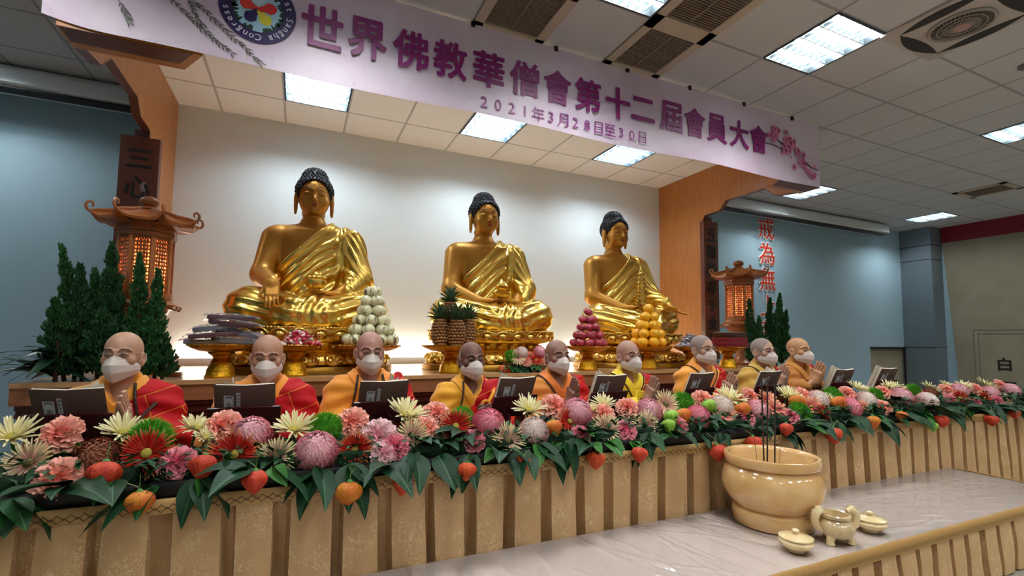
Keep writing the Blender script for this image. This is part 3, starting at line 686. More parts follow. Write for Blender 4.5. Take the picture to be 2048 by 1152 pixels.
for k, (px, py0, py1, r, lab) in enumerate(((1528, 928, 757, .0042, 'dark incense stick standing in the alabaster bowl, nearest the near rim'), (1534, 928, 762, .0042, 'dark incense stick in the middle of the three in the bowl'), (1549, 930, 764, .0042, 'dark incense stick standing in the bowl, nearest the far rim'))):
    yy = PY+(.0, .03, -.02)[k]; a = at_y(px, py0, yy); c = at_y(px+(-5 if k == 0 else 1), py1, yy)
    a.z = ZL+.004+.25; b = MB(); b.tube([(0, 0, 0), tuple(c-a)], r, 8); tag(b.build('incense_stick', mat('incense', '3a2620', .8), loc=a), lab, 'incense stick', 'dark incense sticks')
for k, (px, px1, py1, lab) in enumerate(((1517, 1508, 868, 'thin burnt incense stalk leaning toward the near side of the bowl'), (1557, 1562, 860, 'thin burnt incense stalk on the far side of the bowl'))):
    a = at_y(px, 925, PY); c = at_y(px1, py1, PY); a.z = ZL+.254; b = MB(); b.tube([(0, 0, 0), tuple(c-a)], .0014, 6); tag(b.build('incense_stalk', mat('bamboo stalk', '6d5538', .8), loc=a), lab, 'incense stick', 'burnt incense stalks')
t = thing('tripod_censer', 'small alabaster tripod censer with two curled beast handles', 'incense burner', (2.46, 1.56, ZL+.004), -.35)
b = MB(); b.lathe([(.0, .018), (.045, .02), (.072, .04), (.084, .068), (.08, .092), (.062, .108), (.056, .114), (.066, .118), (.068, .132), (.064, .136), (.05, .134), (.048, .1), (.0, .08)], 48); b.build('pot', mat('veined alabaster', 'e6cfa0', .16, noise='c4ac80', nscale=18, coat=1, sss=.1), t)
for k in range(3):
    a = PI/2+k*2*PI/3; b = MB(); b.tube([(.052*math.cos(a), .052*math.sin(a), .034), (.062*math.cos(a), .062*math.sin(a), .015), (.06*math.cos(a), .06*math.sin(a), 0)], [.022, .017, .02], 10); b.build('leg', M_ala2, t)
for s in (-1, 1):
    b = MB(); b.tube([(s*.068, 0, .05), (s*.1, 0, .075), (s*.108, 0, .11), (s*.1, 0, .14), (s*.078, 0, .152), (s*.062, 0, .142)], [.012, .017, .018, .022, .02, .013], 10)
    b.ell((s*.088, 0, .158), (.018, .014, .014)); b.ell((s*.066, .008, .142), (.009, .007, .008)); b.ell((s*.066, -.008, .142), (.009, .007, .008)); b.ell((s*.112, 0, .118), (.008, .01, .012)); b.build('handle', M_ala2, t)
for (x, y, lab, rz) in ((2.173, 1.565, 'small lidded alabaster pot nearest the front edge of the low table', 0), (2.765, 1.575, 'small lidded alabaster pot behind the tripod censer', .4)):
    t = thing('lidded_pot', lab, 'pot', (x, y, ZL+.004), rz, 'lidded alabaster pots')
    b = MB(); b.lathe([(.03, 0), (.036, 0), (.034, .008), (.05, .014), (.07, .03), (.076, .044), (.07, .056), (.06, .06), (0, .06)], 48); b.build('pot', M_ala2, t)
    b = MB(); b.lathe([(.068, .059), (.074, .061), (.073, .066), (.05, .074), (.02, .078), (0, .078)], 48)
    l = b.build('lid', M_ala2, t); b = MB(); b.lathe([(.010, .076), (.009, .080), (.016, .088), (.016, .095), (.008, .101), (0, .102)], 20); b.build('knob', M_ala2, l)
# ================================================================== GOLDEN STATUES
def nrmz(v): v = np.asarray(v, float); return v/np.linalg.norm(v)
def hand(p, w, d, n, side, s=1.0, curl=.25, spread=.1, thumb_in=0.0, k=.006):
    """a hand from the wrist w: fingers along d, palm facing n, thumb on the side*lateral edge"""
    w = np.asarray(w, float); d = nrmz(d); n = np.asarray(n, float); n = nrmz(n-d*(n@d)); l = np.cross(d, n)*side
    Rm = np.stack([l, n, d], 1)
    f = rbx(p, w+d*.048*s, (.040*s, .015*s, .052*s), .013*s, Rm)
    f = smin(f, cap(p, w-d*.02*s, w+d*.02*s, .024*s, .026*s), .02*s)
    for i, (o, L, r) in enumerate(((.030, .070, .0092), (.0102, .079, .0095), (-.0100, .074, .0090), (-.0295, .057, .0080))):
        a = w+d*.092*s+l*o*s; ang = spread*(o/.03)
        dd = nrmz(d+l*ang*.5); c1 = curl*(1+.15*i)
        pts = [a]; 
        for q, fr in enumerate((.45, .31, .24)):
            th = c1*(q+.35); dv = nrmz(dd*math.cos(th)+n*math.sin(th)); pts.append(pts[-1]+dv*L*s*fr)
        f = smin(f, chain(p, pts, [r*s, r*.96*s, r*.88*s, r*.72*s], .002*s), k*s)
    a = w+d*.018*s+l*.032*s; m_ = a+d*.036*s+l*(.026-.02*thumb_in)*s+n*(.008+.012*thumb_in)*s; e = m_+d*.034*s+l*(.012-.018*thumb_in)*s+n*.006*s
    return smin(f, chain(p, [a, m_, e], [.0135*s, .0115*s, .0085*s], .004*s), .010*s)

M_gold = mat('polished gold leaf', 'ecc766', .27, metal=1, bump=.05, bscale=40)
M_gskin = mat('satin gold', 'c48d3c', .42, metal=.65)
M_gplinth = mat('flat gold', 'a67a2b', .38, metal=.8)
M_curl = mat('blue black curls', '10131f', .6)
M_gline = mat('painted line', '2b1c12', .6); M_glip = mat('painted lips', 'a5482e', .5)

def s_torso(p):
    f = ell(p, (0, .29, 1.05), (.31, .205, .30)); f = smin(f, ell(p, (0, .26, .72), (.27, .205, .32)), .12)
    f = smin(f, cap(p, (-.262, .30, 1.205), (.262, .30, 1.205), .120), .10)
    f = smin(f, cap(p, (0, .31, 1.25), (0, .32, 1.315), .17, .11), .06)
    return f
def s_neck(p):
    f = cap(p, (0, .325, 1.34), (0, .325, 1.52), .106, .096)
    return f-.006*np.sin((p[:, 2]-1.36)*75)*np.clip((p[:, 2]-1.36)*20, 0, 1)
def s_face(p):
    q = (p-np.array([0, .28, 1.602]))/HS*np.array([1, 1, .92])
    f = ell(q, (0, 0, .03), (.146, .165, .165)); f = smin(f, ell(q, (0, -.025, -.055), (.128, .13, .125)), .05)
    f = smin(f, ell(q, (0, -.115, -.135), (.045, .035, .03)), .04)
    for s in (-1, 1):
        f = smin(f, ell(q, (s*.075, -.085, -.055), (.05, .045, .05)), .04)
        f = smax(f, -ell(q, (s*.060, -.178, .018), (.040, .022, .020)), .02)
        f = smin(f, ell(q, (s*.060, -.140, .012), (.040, .022, .017)), .008)
        f = smin(f, chain(q, [(s*.02, -.155, .045), (s*.06, -.150, .062), (s*.105, -.115, .048)], [.008, .007, .004], .004), .014)
        f = smin(f, ell(q, (s*.018, -.160, -.052), (.014, .014, .010)), .008)
    f = smin(f, chain(q, [(0, -.150, .045), (0, -.172, -.01), (0, -.190, -.045)], [.011, .013, .018], .006), .018)
    f = smin(f, ell(q, (0, -.158, -.088), (.036, .016, .009)), .006); f = smin(f, ell(q, (0, -.154, -.103), (.028, .016, .010)), .006)
    for s in (-1, 1):
        e = smin(ell(q, (s*.164, .02, .02), (.020, .042, .06)), ell(q, (s*.170, .008, -.08), (.020, .030, .085)), .03)
        e = smax(e, -ell(q, (s*.180, .012, -.09), (.014, .009, .045)), .008)
        f = smin(f, e, .012)
    return f*HS
HS = .94
def s_legs(p):
    f = None
    for s in (-1, 1):
        c = smin(cap(p, (s*.15, .26, .55), (s*.475, -.02, .525), .175, .160), cap(p, (s*.475, -.02, .525), (-s*.12, -.28, .50), .155, .110), .07)
        f = c if f is None else smin(f, c, .05)
    f = smin(f, ell(p, (0, -.02, .47), (.42, .36, .15)), .08)
    return smax(f, .372-p[:, 2], .02)
NL = nrmz((-.72, 0, .70))
def folds_torso(p):
    u = (p-np.array([.145, 0, 1.365]))@NL; x = p[:, 0]
    w = u+.10*np.sin(x*6)*np.clip(x*2.5, 0, 1)
    left = np.clip((x-.12)*6, 0, 1); a = np.sin(w*62)*(1-left)+np.sin((x*1.0-.25*(p[:, 2]))*58+2*np.sin(p[:, 2]*5))*left
    return np.sign(a)*np.abs(a)**.7
def folds_legs(p):
    s = np.sign(p[:, 0]); ax = np.abs(p[:, 0]);     a = np.sin((p[:, 2]*1.5-.55*ax+.5*ax*ax-.2*p[:, 1])*46+1.5*np.sin(ax*7)); c = np.sin(p[:, 0]*70+3*np.sin(p[:, 2]*16))
    k = np.clip(1-ax/.22, 0, 1); return a*(1-k)+c*k
def make_statue(x, pose, label):
    root = thing('buddha_statue', label, 'statue', (x, 4.55, ZS), 0, 'golden seated statues')
    # --- throne
    thr = root; made = set(COL.objects)
    b = MB(); SY_ = .70
    def ring(prof, n=72): 
        bb = MB(); bb.lathe(prof, n, sx=1, sy=SY_); return bb
    ring([(.69, 0), (.715, .004), (.715, .06), (.70, .072), (0, .072)]).build('plinth', M_gplinth, thr)
    b = ring([(.60, .07), (.655, .09), (.665, .13), (.62, .18), (.55, .215), (.50, .225), (0, .225)]); n = 22
    for k in range(n):
        a = 2*PI*(k+.5)/n; c = (.635*math.cos(a), .635*SY_*math.sin(a), .135); M_ = Matrix.Translation(c)@Matrix.Rotation(math.atan2(math.sin(a)/SY_, math.cos(a)), 4, 'Z')@Matrix.Rotation(-.35, 4, 'Y')
        b.ell((0, 0, 0), (.045, .083, .072), 12, 8, M_)
        for ss in (-1, 1): b.tube([M_@Vector((.048+.004*math.cos(q), ss*(.038+.026*math.cos(q)*(1-q/14)), -.005+.04*math.sin(q)*(1-q/14))) for q in np.linspace(0, 9, 22)], .006, 5)
    b.build('lower_lotus', M_gold, thr)
    b = ring([(.50, .22), (.52, .235), (.50, .25), (.47, .27), (.50, .30), (.53, .315), (0, .315)])
    for k in range(26):
        a = 2*PI*k/26; b.ell((.51*math.cos(a), .51*SY_*math.sin(a), .272), (.03, .03, .024), 10, 6)
    b.build('waist_moulding', M_gold, thr)
    b = ring([(.54, .31), (.60, .325), (.63, .36), (.645, .42), (.64, .44), (.66, .445), (.665, .462), (.65, .468), (0, .468)]); n = 26
    for k in range(n):
        a = 2*PI*k/n; M_ = Matrix.Translation((.628*math.cos(a), .628*SY_*math.sin(a), .383))@Matrix.Rotation(math.atan2(math.sin(a)/SY_, math.cos(a)), 4, 'Z')@Matrix.Rotation(.25, 4, 'Y')
        b.ell((0, 0, 0), (.04, .052, .05), 12, 8, M_)
        b.tube([M_@Vector((.012, .066*math.cos(q), .004+.062*math.sin(q))) for q in np.linspace(-.3, PI+.3, 14)], .008, 6)
    for k in range(150):
        a = 2*PI*k/150; b.ell((.662*math.cos(a), .662*SY_*math.sin(a), .456), (.010, .008, .012), 6, 4)
    b.build('upper_lotus', M_gold, thr)
    for o in set(COL.objects)-made:
        for v in o.data.vertices: v.co.z *= .81
    # --- figure
    if pose == 0:   RW, RD, RN = (-.30, -.225, .735), (.04, -.46, -.88), (.1, .85, -.45)
    else:           RW, RD, RN = (-.195, -.115, .665), (.92, -.38, .0), (.15, .25, 1)
    RE = (-.405, .17, .84) if pose == 0 else (-.405, .17, .80)
    LE = (.405, .15, .82)
    if pose == 2:   LW, LD, LN = (.42, -.20, .70), (.44, -.72, -.52), (.3, -.25, .9)
    else:           LW, LD, LN = (.215, -.10, .665), (-.92, -.38, .0), (-.15, .25, 1)
    def body(p):
        f = smin(s_torso(p), s_neck(p), .04); f = smin(f, s_face(p), .018)
        f = smin(f, chain(p, [(-.325, .29, 1.19), RE, RW], [.112, .086, .052], .05), .05)
        f = smin(f, chain(p, [(.325, .29, 1.19), LE, LW], [.105, .075, .048], .05), .05)
        f = smin(f, hand(p, RW, RD, RN, -1 if pose == 0 else -1, 1.35, .22 if pose == 0 else .28, .1), .02)
        f = smin(f, hand(p, LW, LD, LN, 1, 1.35, .18, .15), .02)
        return smax(f, .50-p[:, 2], .02)
    sdf_obj('body', body, (-.62, -.46, .48), (.66, .56, 1.82), .0085, M_gskin, root)
    def robe(p):
        t = smax(s_torso(p)-.026+.011*folds_torso(p), (p-np.array([.145, 0, 1.365]))@NL, .02)
        t = smax(t, .55-p[:, 2], .02)
        sl = chain(p, [(.335, .29, 1.195), (.405, .15, .82), (.28, -.05, .69)] if pose != 2 else [(.335, .29, 1.195), (.405, .15, .83), (.40, -.10, .72)], [.132, .120, .095], .06)
        sl = sl-.010+.009*np.sin((p[:, 0]*1.3+p[:, 2]*.75+p[:, 1]*.5)*66+2*np.sin(p[:, 2]*9))
        if pose != 2: sl = smax(sl, .27-p[:, 0], .02)
        f = smin(t, sl, .04)
        lg = s_legs(p)-.012+.012*folds_legs(p)*(1-.6*np.clip((np.abs(p[:, 0])-.33)*5, 0, 1))
        f = smin(f, lg, .03)
        hang = smax(ell(p, (0, -.27, .43), (.30, .13, .13)), .385-p[:, 2], .01)-.008*np.sin(p[:, 0]*60)
        f = smin(f, hang, .03)
        # neckline hem
        hem = smax(np.abs((p-np.array([.145, 0, 1.365]))@NL+.012)-.014, np.abs(s_torso(p)-.028)-.014, .008)
        return smin(f, hem, .01)
    sdf_obj('robe', robe, (-.70, -.48, .355), (.70, .58, 1.46), .0095, M_gold, root)
    # --- hair with snail curls
    def hair(p):
        q = (p-np.array([0, .295, 1.658]))/HS; f = ell(q, (0, .01, .02), (.178, .185, .165))
        f = smin(f, ell(q, (0, .03, .16), (.122, .122, .105)), .04)
        cut = ell(q, (0, -.17, -.085), (.162, .205, .190)); f = smax(f, -cut, .01)
        return smax(f, -.13-q[:, 2], .02)*HS
    ho = sdf_obj('hair', hair, (-.21, .08, 1.48), (.21, .53, 1.97), .012, M_curl, root)
    vs = np.array([v.co for v in ho.data.vertices]); keep = []
    for v in vs[rng.permutation(len(vs))]:
        if v[1] > .50: continue
        if all((v[0]-k[0])**2+(v[1]-k[1])**2+(v[2]-k[2])**2 > .0185**2 for k in keep): keep.append(v)
    b = MB(); c0 = np.array([0, .31, 1.68])
    for v in keep:
        d = nrmz(v-c0); b.ell((0, 0, 0), (.0102, .0102, .0115), 7, 5, Matrix.Translation(Vector(v))@rot_to(d))
    b.build('curls', M_curl, ho)
    for s in (-1, 1):
        b = MB(); b.tube([(s*x, y, 1.605+z*1.075) for x, y, z in ((.022, .110, .058), (.052, .106, .070), (.085, .124, .068), (.115, .158, .048))], [.003, .0042, .0036, .001], 6); b.build('eyebrow', M_gline, root)
        b = MB(); b.tube([(s*x, y, 1.605+z*1.075) for x, y, z in ((.026, .121, .004), (.055, .1145, -.003), (.085, .128, .001), (.102, .144, .008))], [.0015, .003, .0028, .001], 6); b.build('eyelid_line', M_gline, root)
    b = MB(); b.ell((0, .106, 1.512), (.032, .014, .0065)); b.ell((0, .110, 1.496), (.024, .014, .0075)); b.build('lips', M_glip, root)
    b = MB(); b.ell((0, .108, 1.697), (.009, .006, .009)); b.build('forehead_dot', M_gold, root)
    for o in root.children:
        if o.name.split('.')[0] in ('eyebrow', 'eyelid_line', 'lips', 'forehead_dot'):
            for v in o.data.vertices: v.co = Vector((v.co.x*HS, .28+(v.co.y-.28)*HS, 1.602+(v.co.z-1.605)*HS))
    # --- attribute in the hands
    if pose == 0:
        b = MB(); b.lathe([(.05, 0), (.075, .02), (.092, .055), (.088, .075), (.07, .085), (0, .088)], 32, (.03, -.20, .70))
        for k in range(10): a = k*2*PI/10; b.ell((.03+.062*math.cos(a), -.20+.062*math.sin(a), .795), (.022, .022, .016), 8, 6)
        b.ell((.03, -.20, .82), (.03, .03, .03)); b.build('offering_bowl', M_gold, root)
    elif pose == 1:
        b = MB(); b.lathe([(.045, 0), (.08, .025), (.09, .05), (.07, .06), (.05, .062), (0, .062)], 32, (.0, -.22, .70)); b.lathe([(.02, .06), (.06, .09), (.068, .115), (.05, .145), (.02, .165), (.008, .185), (0, .187)], 28, (0, -.22, .70)); b.build('lotus_bowl', M_gold, root)
    else:
        b = MB(); z = .70; cx, cy = -.0, -.20
        b.lathe([(.085, 0), (.085, .02), (.07, .03), (0, .03)], 8, (cx, cy, z)); z += .03
        for k in range(7):
            r = .062-.0055*k; b.lathe([(r, 0), (r, .026), (r*1.5, .030), (r*1.42, .038), (r*.85, .050), (0, .050)], 8, (cx, cy, z)); z += .049
        b.lathe([(.016, 0), (.02, .02), (.008, .04), (.012, .055), (.003, .085), (0, .088)], 12, (cx, cy, z)); b.build('pagoda', M_gold, root)
    return root
STX = (.085, 1.815, 3.55)
make_statue(STX[0], 0, 'golden seated statue with one hand hanging over its knee')
make_statue(STX[1], 1, 'golden seated statue with both hands in its lap, behind the pineapples')
make_statue(STX[2], 2, 'golden seated statue holding a small pagoda, beside the honey wood pillar')
# ================================================================== FLOWER KINDS (one of each; the garland copies them)
def petal_mesh(mb, M_, L, w, curl=0.0, cup=0.0, n=4, tip=.15, twist=0.0, base=.35):
    vs = []
    for i in range(n+1):
        u = i/n; ww = w*(base+(1-base)*math.sin(min(1, u*1.4)*PI/2))*(1-(max(0, u-.6)/.4)**2*(1-tip)); a = curl*u
        x = L*(math.sin(a)/curl if abs(curl) > 1e-3 else u); z = L*((1-math.cos(a))/curl if abs(curl) > 1e-3 else 0)
        for s in (-1, 0, 1): vs.append(M_@Vector((x, s*ww/2, z+cup*ww*abs(s))))
    mb.add(vs, [(i*3+j, i*3+j+1, (i+1)*3+j+1, (i+1)*3+j) for i in range(n) for j in range(2)])
RZ = lambda a: Matrix.Rotation(a, 4, 'Z'); RY = lambda a: Matrix.Rotation(a, 4, 'Y'); RX = lambda a: Matrix.Rotation(a, 4, 'X'); TR = lambda x, y, z: Matrix.Translation((x, y, z))
def pmat(name, base, tip, axis='radial', lo=0, hi=.04, rough=.6):
    """petal colour running from the heart of the flower to the petal tips"""
    if name in MATS: return MATS[name]
    m = mat(name, base, rough, spec=.25, sss=.0); nt = m.node_tree; bs = nt.nodes['Principled BSDF']
    tc = node(m, 'ShaderNodeTexCoord'); sp = node(m, 'ShaderNodeSeparateXYZ'); nt.links.new(tc.outputs['Object'], sp.inputs[0])
    if axis == 'z': src = sp.outputs['Z']
    else:
        cb = node(m, 'ShaderNodeCombineXYZ'); nt.links.new(sp.outputs['X'], cb.inputs[0]); nt.links.new(sp.outputs['Y'], cb.inputs[1])
        ln = node(m, 'ShaderNodeVectorMath', operation='LENGTH'); nt.links.new(cb.outputs[0], ln.inputs[0]); src = ln.outputs['Value']
    mr = node(m, 'ShaderNodeMapRange'); mr.inputs[1].default_value = lo; mr.inputs[2].default_value = hi; nt.links.new(src, mr.inputs[0])
    nz = node(m, 'ShaderNodeTexNoise'); nz.inputs['Scale'].default_value = 90; nt.links.new(tc.outputs['Object'], nz.inputs['Vector'])
    ad = node(m, 'ShaderNodeMath', operation='MULTIPLY_ADD'); nt.links.new(nz.outputs['Fac'], ad.inputs[0]); ad.inputs[1].default_value = .5; ad.inputs[2].default_value = -.25
    su = node(m, 'ShaderNodeMath', operation='ADD'); su.use_clamp = True; nt.links.new(mr.outputs[0], su.inputs[0]); nt.links.new(ad.outputs[0], su.inputs[1])
    mx = node(m, 'ShaderNodeMix', data_type='RGBA'); nt.links.new(su.outputs[0], mx.inputs[0]); mx.inputs[6].default_value = (*lin(base), 1); mx.inputs[7].default_value = (*lin(tip), 1); nt.links.new(mx.outputs[2], bs.inputs['Base Color'])
    return m
M_stem = mat('flower stem', '4a7d2e', .6)
# all prototypes have a radius of .04 m and face +z
def pompon(bm_mat, seed, flat=1.0, n=620, w=.0072):
    r = random.Random(seed); b = MB(); b.ell((0, 0, 0), (.030, .030, .030*flat), 14, 10)
    for i in range(n):
        z = 1-1.72*(i+.5)/n; a = i*2.39996; q = math.sqrt(max(0, 1-z*z)); d = Vector((q*math.cos(a), q*math.sin(a), z))
        tg = Vector((0, 0, 1))-d*d.z; tg = tg.normalized() if tg.length > .05 else Vector((1, 0, 0)); sd = d.cross(tg)
        M_ = Matrix.Translation(Vector((d.x*.031, d.y*.031, d.z*.031*flat)))@Matrix(((tg.x, sd.x, d.x, 0), (tg.y, sd.y, d.y, 0), (tg.z, sd.z, d.z, 0), (0, 0, 0, 1)))@RZ(r.uniform(-.35, .35))@RY(-.62+r.uniform(-.12, .12))
        petal_mesh(b, M_, .0128*r.uniform(.9, 1.15), w, curl=-.5, cup=.35, n=3, tip=.55, base=.6)
    return b
def spider(seed, n1, n2, L, w, up, tipw=.5, droop=.3):
    r = random.Random(seed); b = MB()
    for n, el, l in ((n1, up, 1.0), (n2, up+.35, .82)):
        for k in range(n):
            a = 2*PI*(k+r.uniform(-.3, .3))/n; M_ = RZ(a)@TR(.006, 0, 0)@RY(-el+r.uniform(-.14, .14))@RX(r.uniform(-.3, .3))
            petal_mesh(b, M_, L*l*r.uniform(.82, 1.05), w*r.uniform(.8, 1.15), curl=droop*r.uniform(-.6, 1.3), cup=.35, n=4, tip=tipw, base=.45)
    return b
def carnation(seed, layers=6, flat=.75, R_=.04):
    r = random.Random(seed); b = MB()
    for k in range(layers):
        f = k/(layers-1); rad = R_*(1-.62*f); el = .10+1.05*f; n = 7-int(3*f)
        for j in range(n):
            a = 2*PI*(j+.5*k)/n+r.uniform(-.15, .15); M_ = RZ(a)@RY(-el); nu, nv = 10, 4; wa = 2*PI/n*1.5; ph = r.uniform(0, 6)
            def fn(u, v, rad=rad, ph=ph, wa=wa, f=f):
                t = (u-.5)*wa; rr = .006+rad*v*(1+.06*math.sin(u*38+ph)*v); z = (.007+.004*f)*v*v*math.sin(u*15+ph)+.012*v*v*(1-f)*.3-.008*v*v
                return M_@Vector((rr*math.cos(t), rr*math.sin(t), z+.006*f))
            b.grid(fn, nu, nv)
    return b
def trick(seed, n=900):
    r = random.Random(seed); b = MB(); b.ell((0, 0, 0), (.030, .030, .024), 14, 10)
    for i in range(n):
        z = 1-1.6*(i+.5)/n; a = i*2.39996; q = math.sqrt(max(0, 1-z*z)); d = Vector((q*math.cos(a), q*math.sin(a), z*.8)); p = d*.028; t = d*(.040*r.uniform(.92, 1.06))+Vector((r.uniform(-.004, .004), r.uniform(-.004, .004), r.uniform(-.004, .004)))
        s = d.orthogonal().normalized()*.0011; u = d.cross(s).normalized()*.0011
        b.add([p+s, p-s*.5+u, p-s*.5-u, t], [(0, 1, 3), (1, 2, 3), (2, 0, 3)])
    return b
def husk(seed):                             # lantern fruit: five-ribbed papery husk, tip down along -z
    def fn(u, v):
        a = 2*PI*u; prof = (max(0, math.sin(PI*v**.8))**.68 if v < 1 else 0)*(1-.42*v)*.048; rb = 1+.13*(1-abs(math.sin(2.5*a))**.6)*math.sin(PI*v)**.5+.03*math.sin(10*a)*math.sin(PI*v)
        return Vector((prof*rb*math.cos(a), prof*rb*math.sin(a), .036-.088*v))
    return MB().grid(fn, 40, 14)
def proto(name, mb, m, extra=(), stem=True, stem_z=-.03):
    o = mb.build(name, m)
    for nm, b2, m2 in extra: b2.build(nm, m2, o)
    if stem: s = MB(); s.tube([(0, 0, stem_z+.02), (0, .002, stem_z-.03), (.002, .004, stem_z-.085)], .003, 6); s.build('stem', M_stem, o)
    COL.objects.unlink(o)
    for c in o.children: COL.objects.unlink(c)
    return o
def heart(r, z=.004): b = MB(); b.ell((0, 0, z), (r, r, r*.5), 12, 6); return b
pinkA = pmat('pink pompon petals', 'f47a93', 'ffced6', 'z', -.02, .03); pinkB = pmat('deep pink pompon petals', 'e85c7e', 'fcaab9', 'z', -.03, .03); pinkC = pmat('pale pink pompon petals', 'f5b4ba', 'fff0e8', 'z', -.005, .03)
rust = pmat('rust petals', '7d3f38', 'a86a52', 'z', -.02, .03); cream = pmat('cream petals', 'd9c777', 'f3ecc4', 'radial', 0, .03); creamp = pmat('blush spider petals', 'd9a294', 'efe3b4', 'radial', .012, .034)
redp = pmat('red spider petals', 'c4241c', 'dfa064', 'radial', .030, .046); salp = pmat('salmon spider petals', 'd4456a', 'f0b490', 'radial', .008, .03)
salm = pmat('salmon carnation petals', 'ec7c6a', 'fcbcaa', 'radial', .0, .036); pinkc = pmat('pink carnation petals', 'd04a66', 'ee97a4', 'radial', 0, .036); palec = pmat('pale pink carnation petals', 'e69aa6', 'f3cdd0', 'radial', 0, .036)
grn = pmat('green bristles', '2f7a10', '63ad25', 'radial', 0, .05, .8); husko = mat('orange husk', 'c8401a', .6, noise='d8561f', nscale=30, bump=.5, bscale=120); huskr = mat('red husk', 'bd2f16', .6, noise='cf441d', nscale=30, bump=.5, bscale=120); husky = mat('yellow husk', 'd0861c', .6, noise='cc5a16', nscale=14, bump=.5, bscale=120); huskg = mat('lime husk', '7fae2c', .55, noise='93bd45', nscale=30)
M_hc = mat('yellow flower heart', 'c9b04a', .8, noise='8f8a2e', nscale=300); M_hd = mat('dark flower heart', '5c4a2c', .8, noise='8a7a40', nscale=300)
def cal(z=.03): b = MB(); b.lathe([(.004, z+.012), (.012, z+.004), (.008, z-.004), (0, z-.004)], 10); b.tube([(0, 0, z), (.001, 0, z+.06)], .0012, 5); return b
PROTO = {
 'pompon': ('pompon_chrysanthemum', proto('pompon_chrysanthemum', pompon(0, 1), pinkA), 'pink pompon chrysanthemum'),
 'deep': ('pompon_chrysanthemum', proto('pompon_chrysanthemum', pompon(0, 2, w=.0085), pinkB), 'deep pink pompon chrysanthemum'),
 'palepom': ('pompon_chrysanthemum', proto('pompon_chrysanthemum', pompon(0, 3), pinkC), 'pale pink pompon chrysanthemum'),
 'rust': ('rust_chrysanthemum', proto('rust_chrysanthemum', pompon(0, 4, .75, 420, .009), rust), 'rust brown chrysanthemum'),
 'cream': ('spider_chrysanthemum', proto('spider_chrysanthemum', spider(5, 24, 20, .042, .0062, .35, .4, .5), cream, [('heart', heart(.008), M_hc)]), 'cream spider chrysanthemum'),
 'blush': ('spider_gerbera', proto('spider_gerbera', spider(6, 36, 26, .041, .0040, .10, .55, .15), creamp, [('heart', heart(.0085), M_hd)]), 'blush cream spider gerbera'),
 'red': ('spider_gerbera', proto('spider_gerbera', spider(7, 40, 30, .043, .0044, .15, .4, .2), redp, [('heart', heart(.009), M_hc)]), 'red spider gerbera'),
 'salspi': ('spider_gerbera', proto('spider_gerbera', spider(8, 26, 22, .040, .0074, .15, .6, .25), salp, [('heart', heart(.007), M_hc)]), 'salmon pink gerbera'),
 'salmon': ('carnation', proto('carnation', carnation(9), salm), 'salmon carnation'),
 'pink': ('carnation', proto('carnation', carnation(10, 7), pinkc), 'bright pink carnation'),
 'pale': ('carnation', proto('carnation', carnation(11, 7), palec), 'pale pink carnation'),
 'green': ('green_dianthus', proto('green_dianthus', trick(12), grn), 'round bristly green dianthus'),
 'husk': ('lantern_fruit', proto('lantern_fruit', husk(1), husko, [('calyx_stalk', cal(), M_stem)], False), 'orange papery lantern fruit'),
 'huskr': ('lantern_fruit', proto('lantern_fruit', husk(1), huskr, [('calyx_stalk', cal(), M_stem)], False), 'red papery lantern fruit'),
 'husky': ('lantern_fruit', proto('lantern_fruit', husk(1), husky, [('calyx_stalk', cal(), M_stem)], False), 'yellow papery lantern fruit'),
 'huskg': ('lantern_fruit', proto('lantern_fruit', husk(1), huskg, [('calyx_stalk', cal(), M_stem)], False), 'lime green papery lantern fruit'),
}
def place(kind, loc, size, d, spin, label, group, up=None):
    nm, src, desc = PROTO[kind]; c = copy_tree(src); s = size/.082
    c.matrix_world = Matrix.Translation(loc)@rot_to(d)@RZ(spin)@Matrix.Scale(s, 4)
    return tag(c, label, 'lantern fruit' if 'lantern' in nm else 'flower', group)
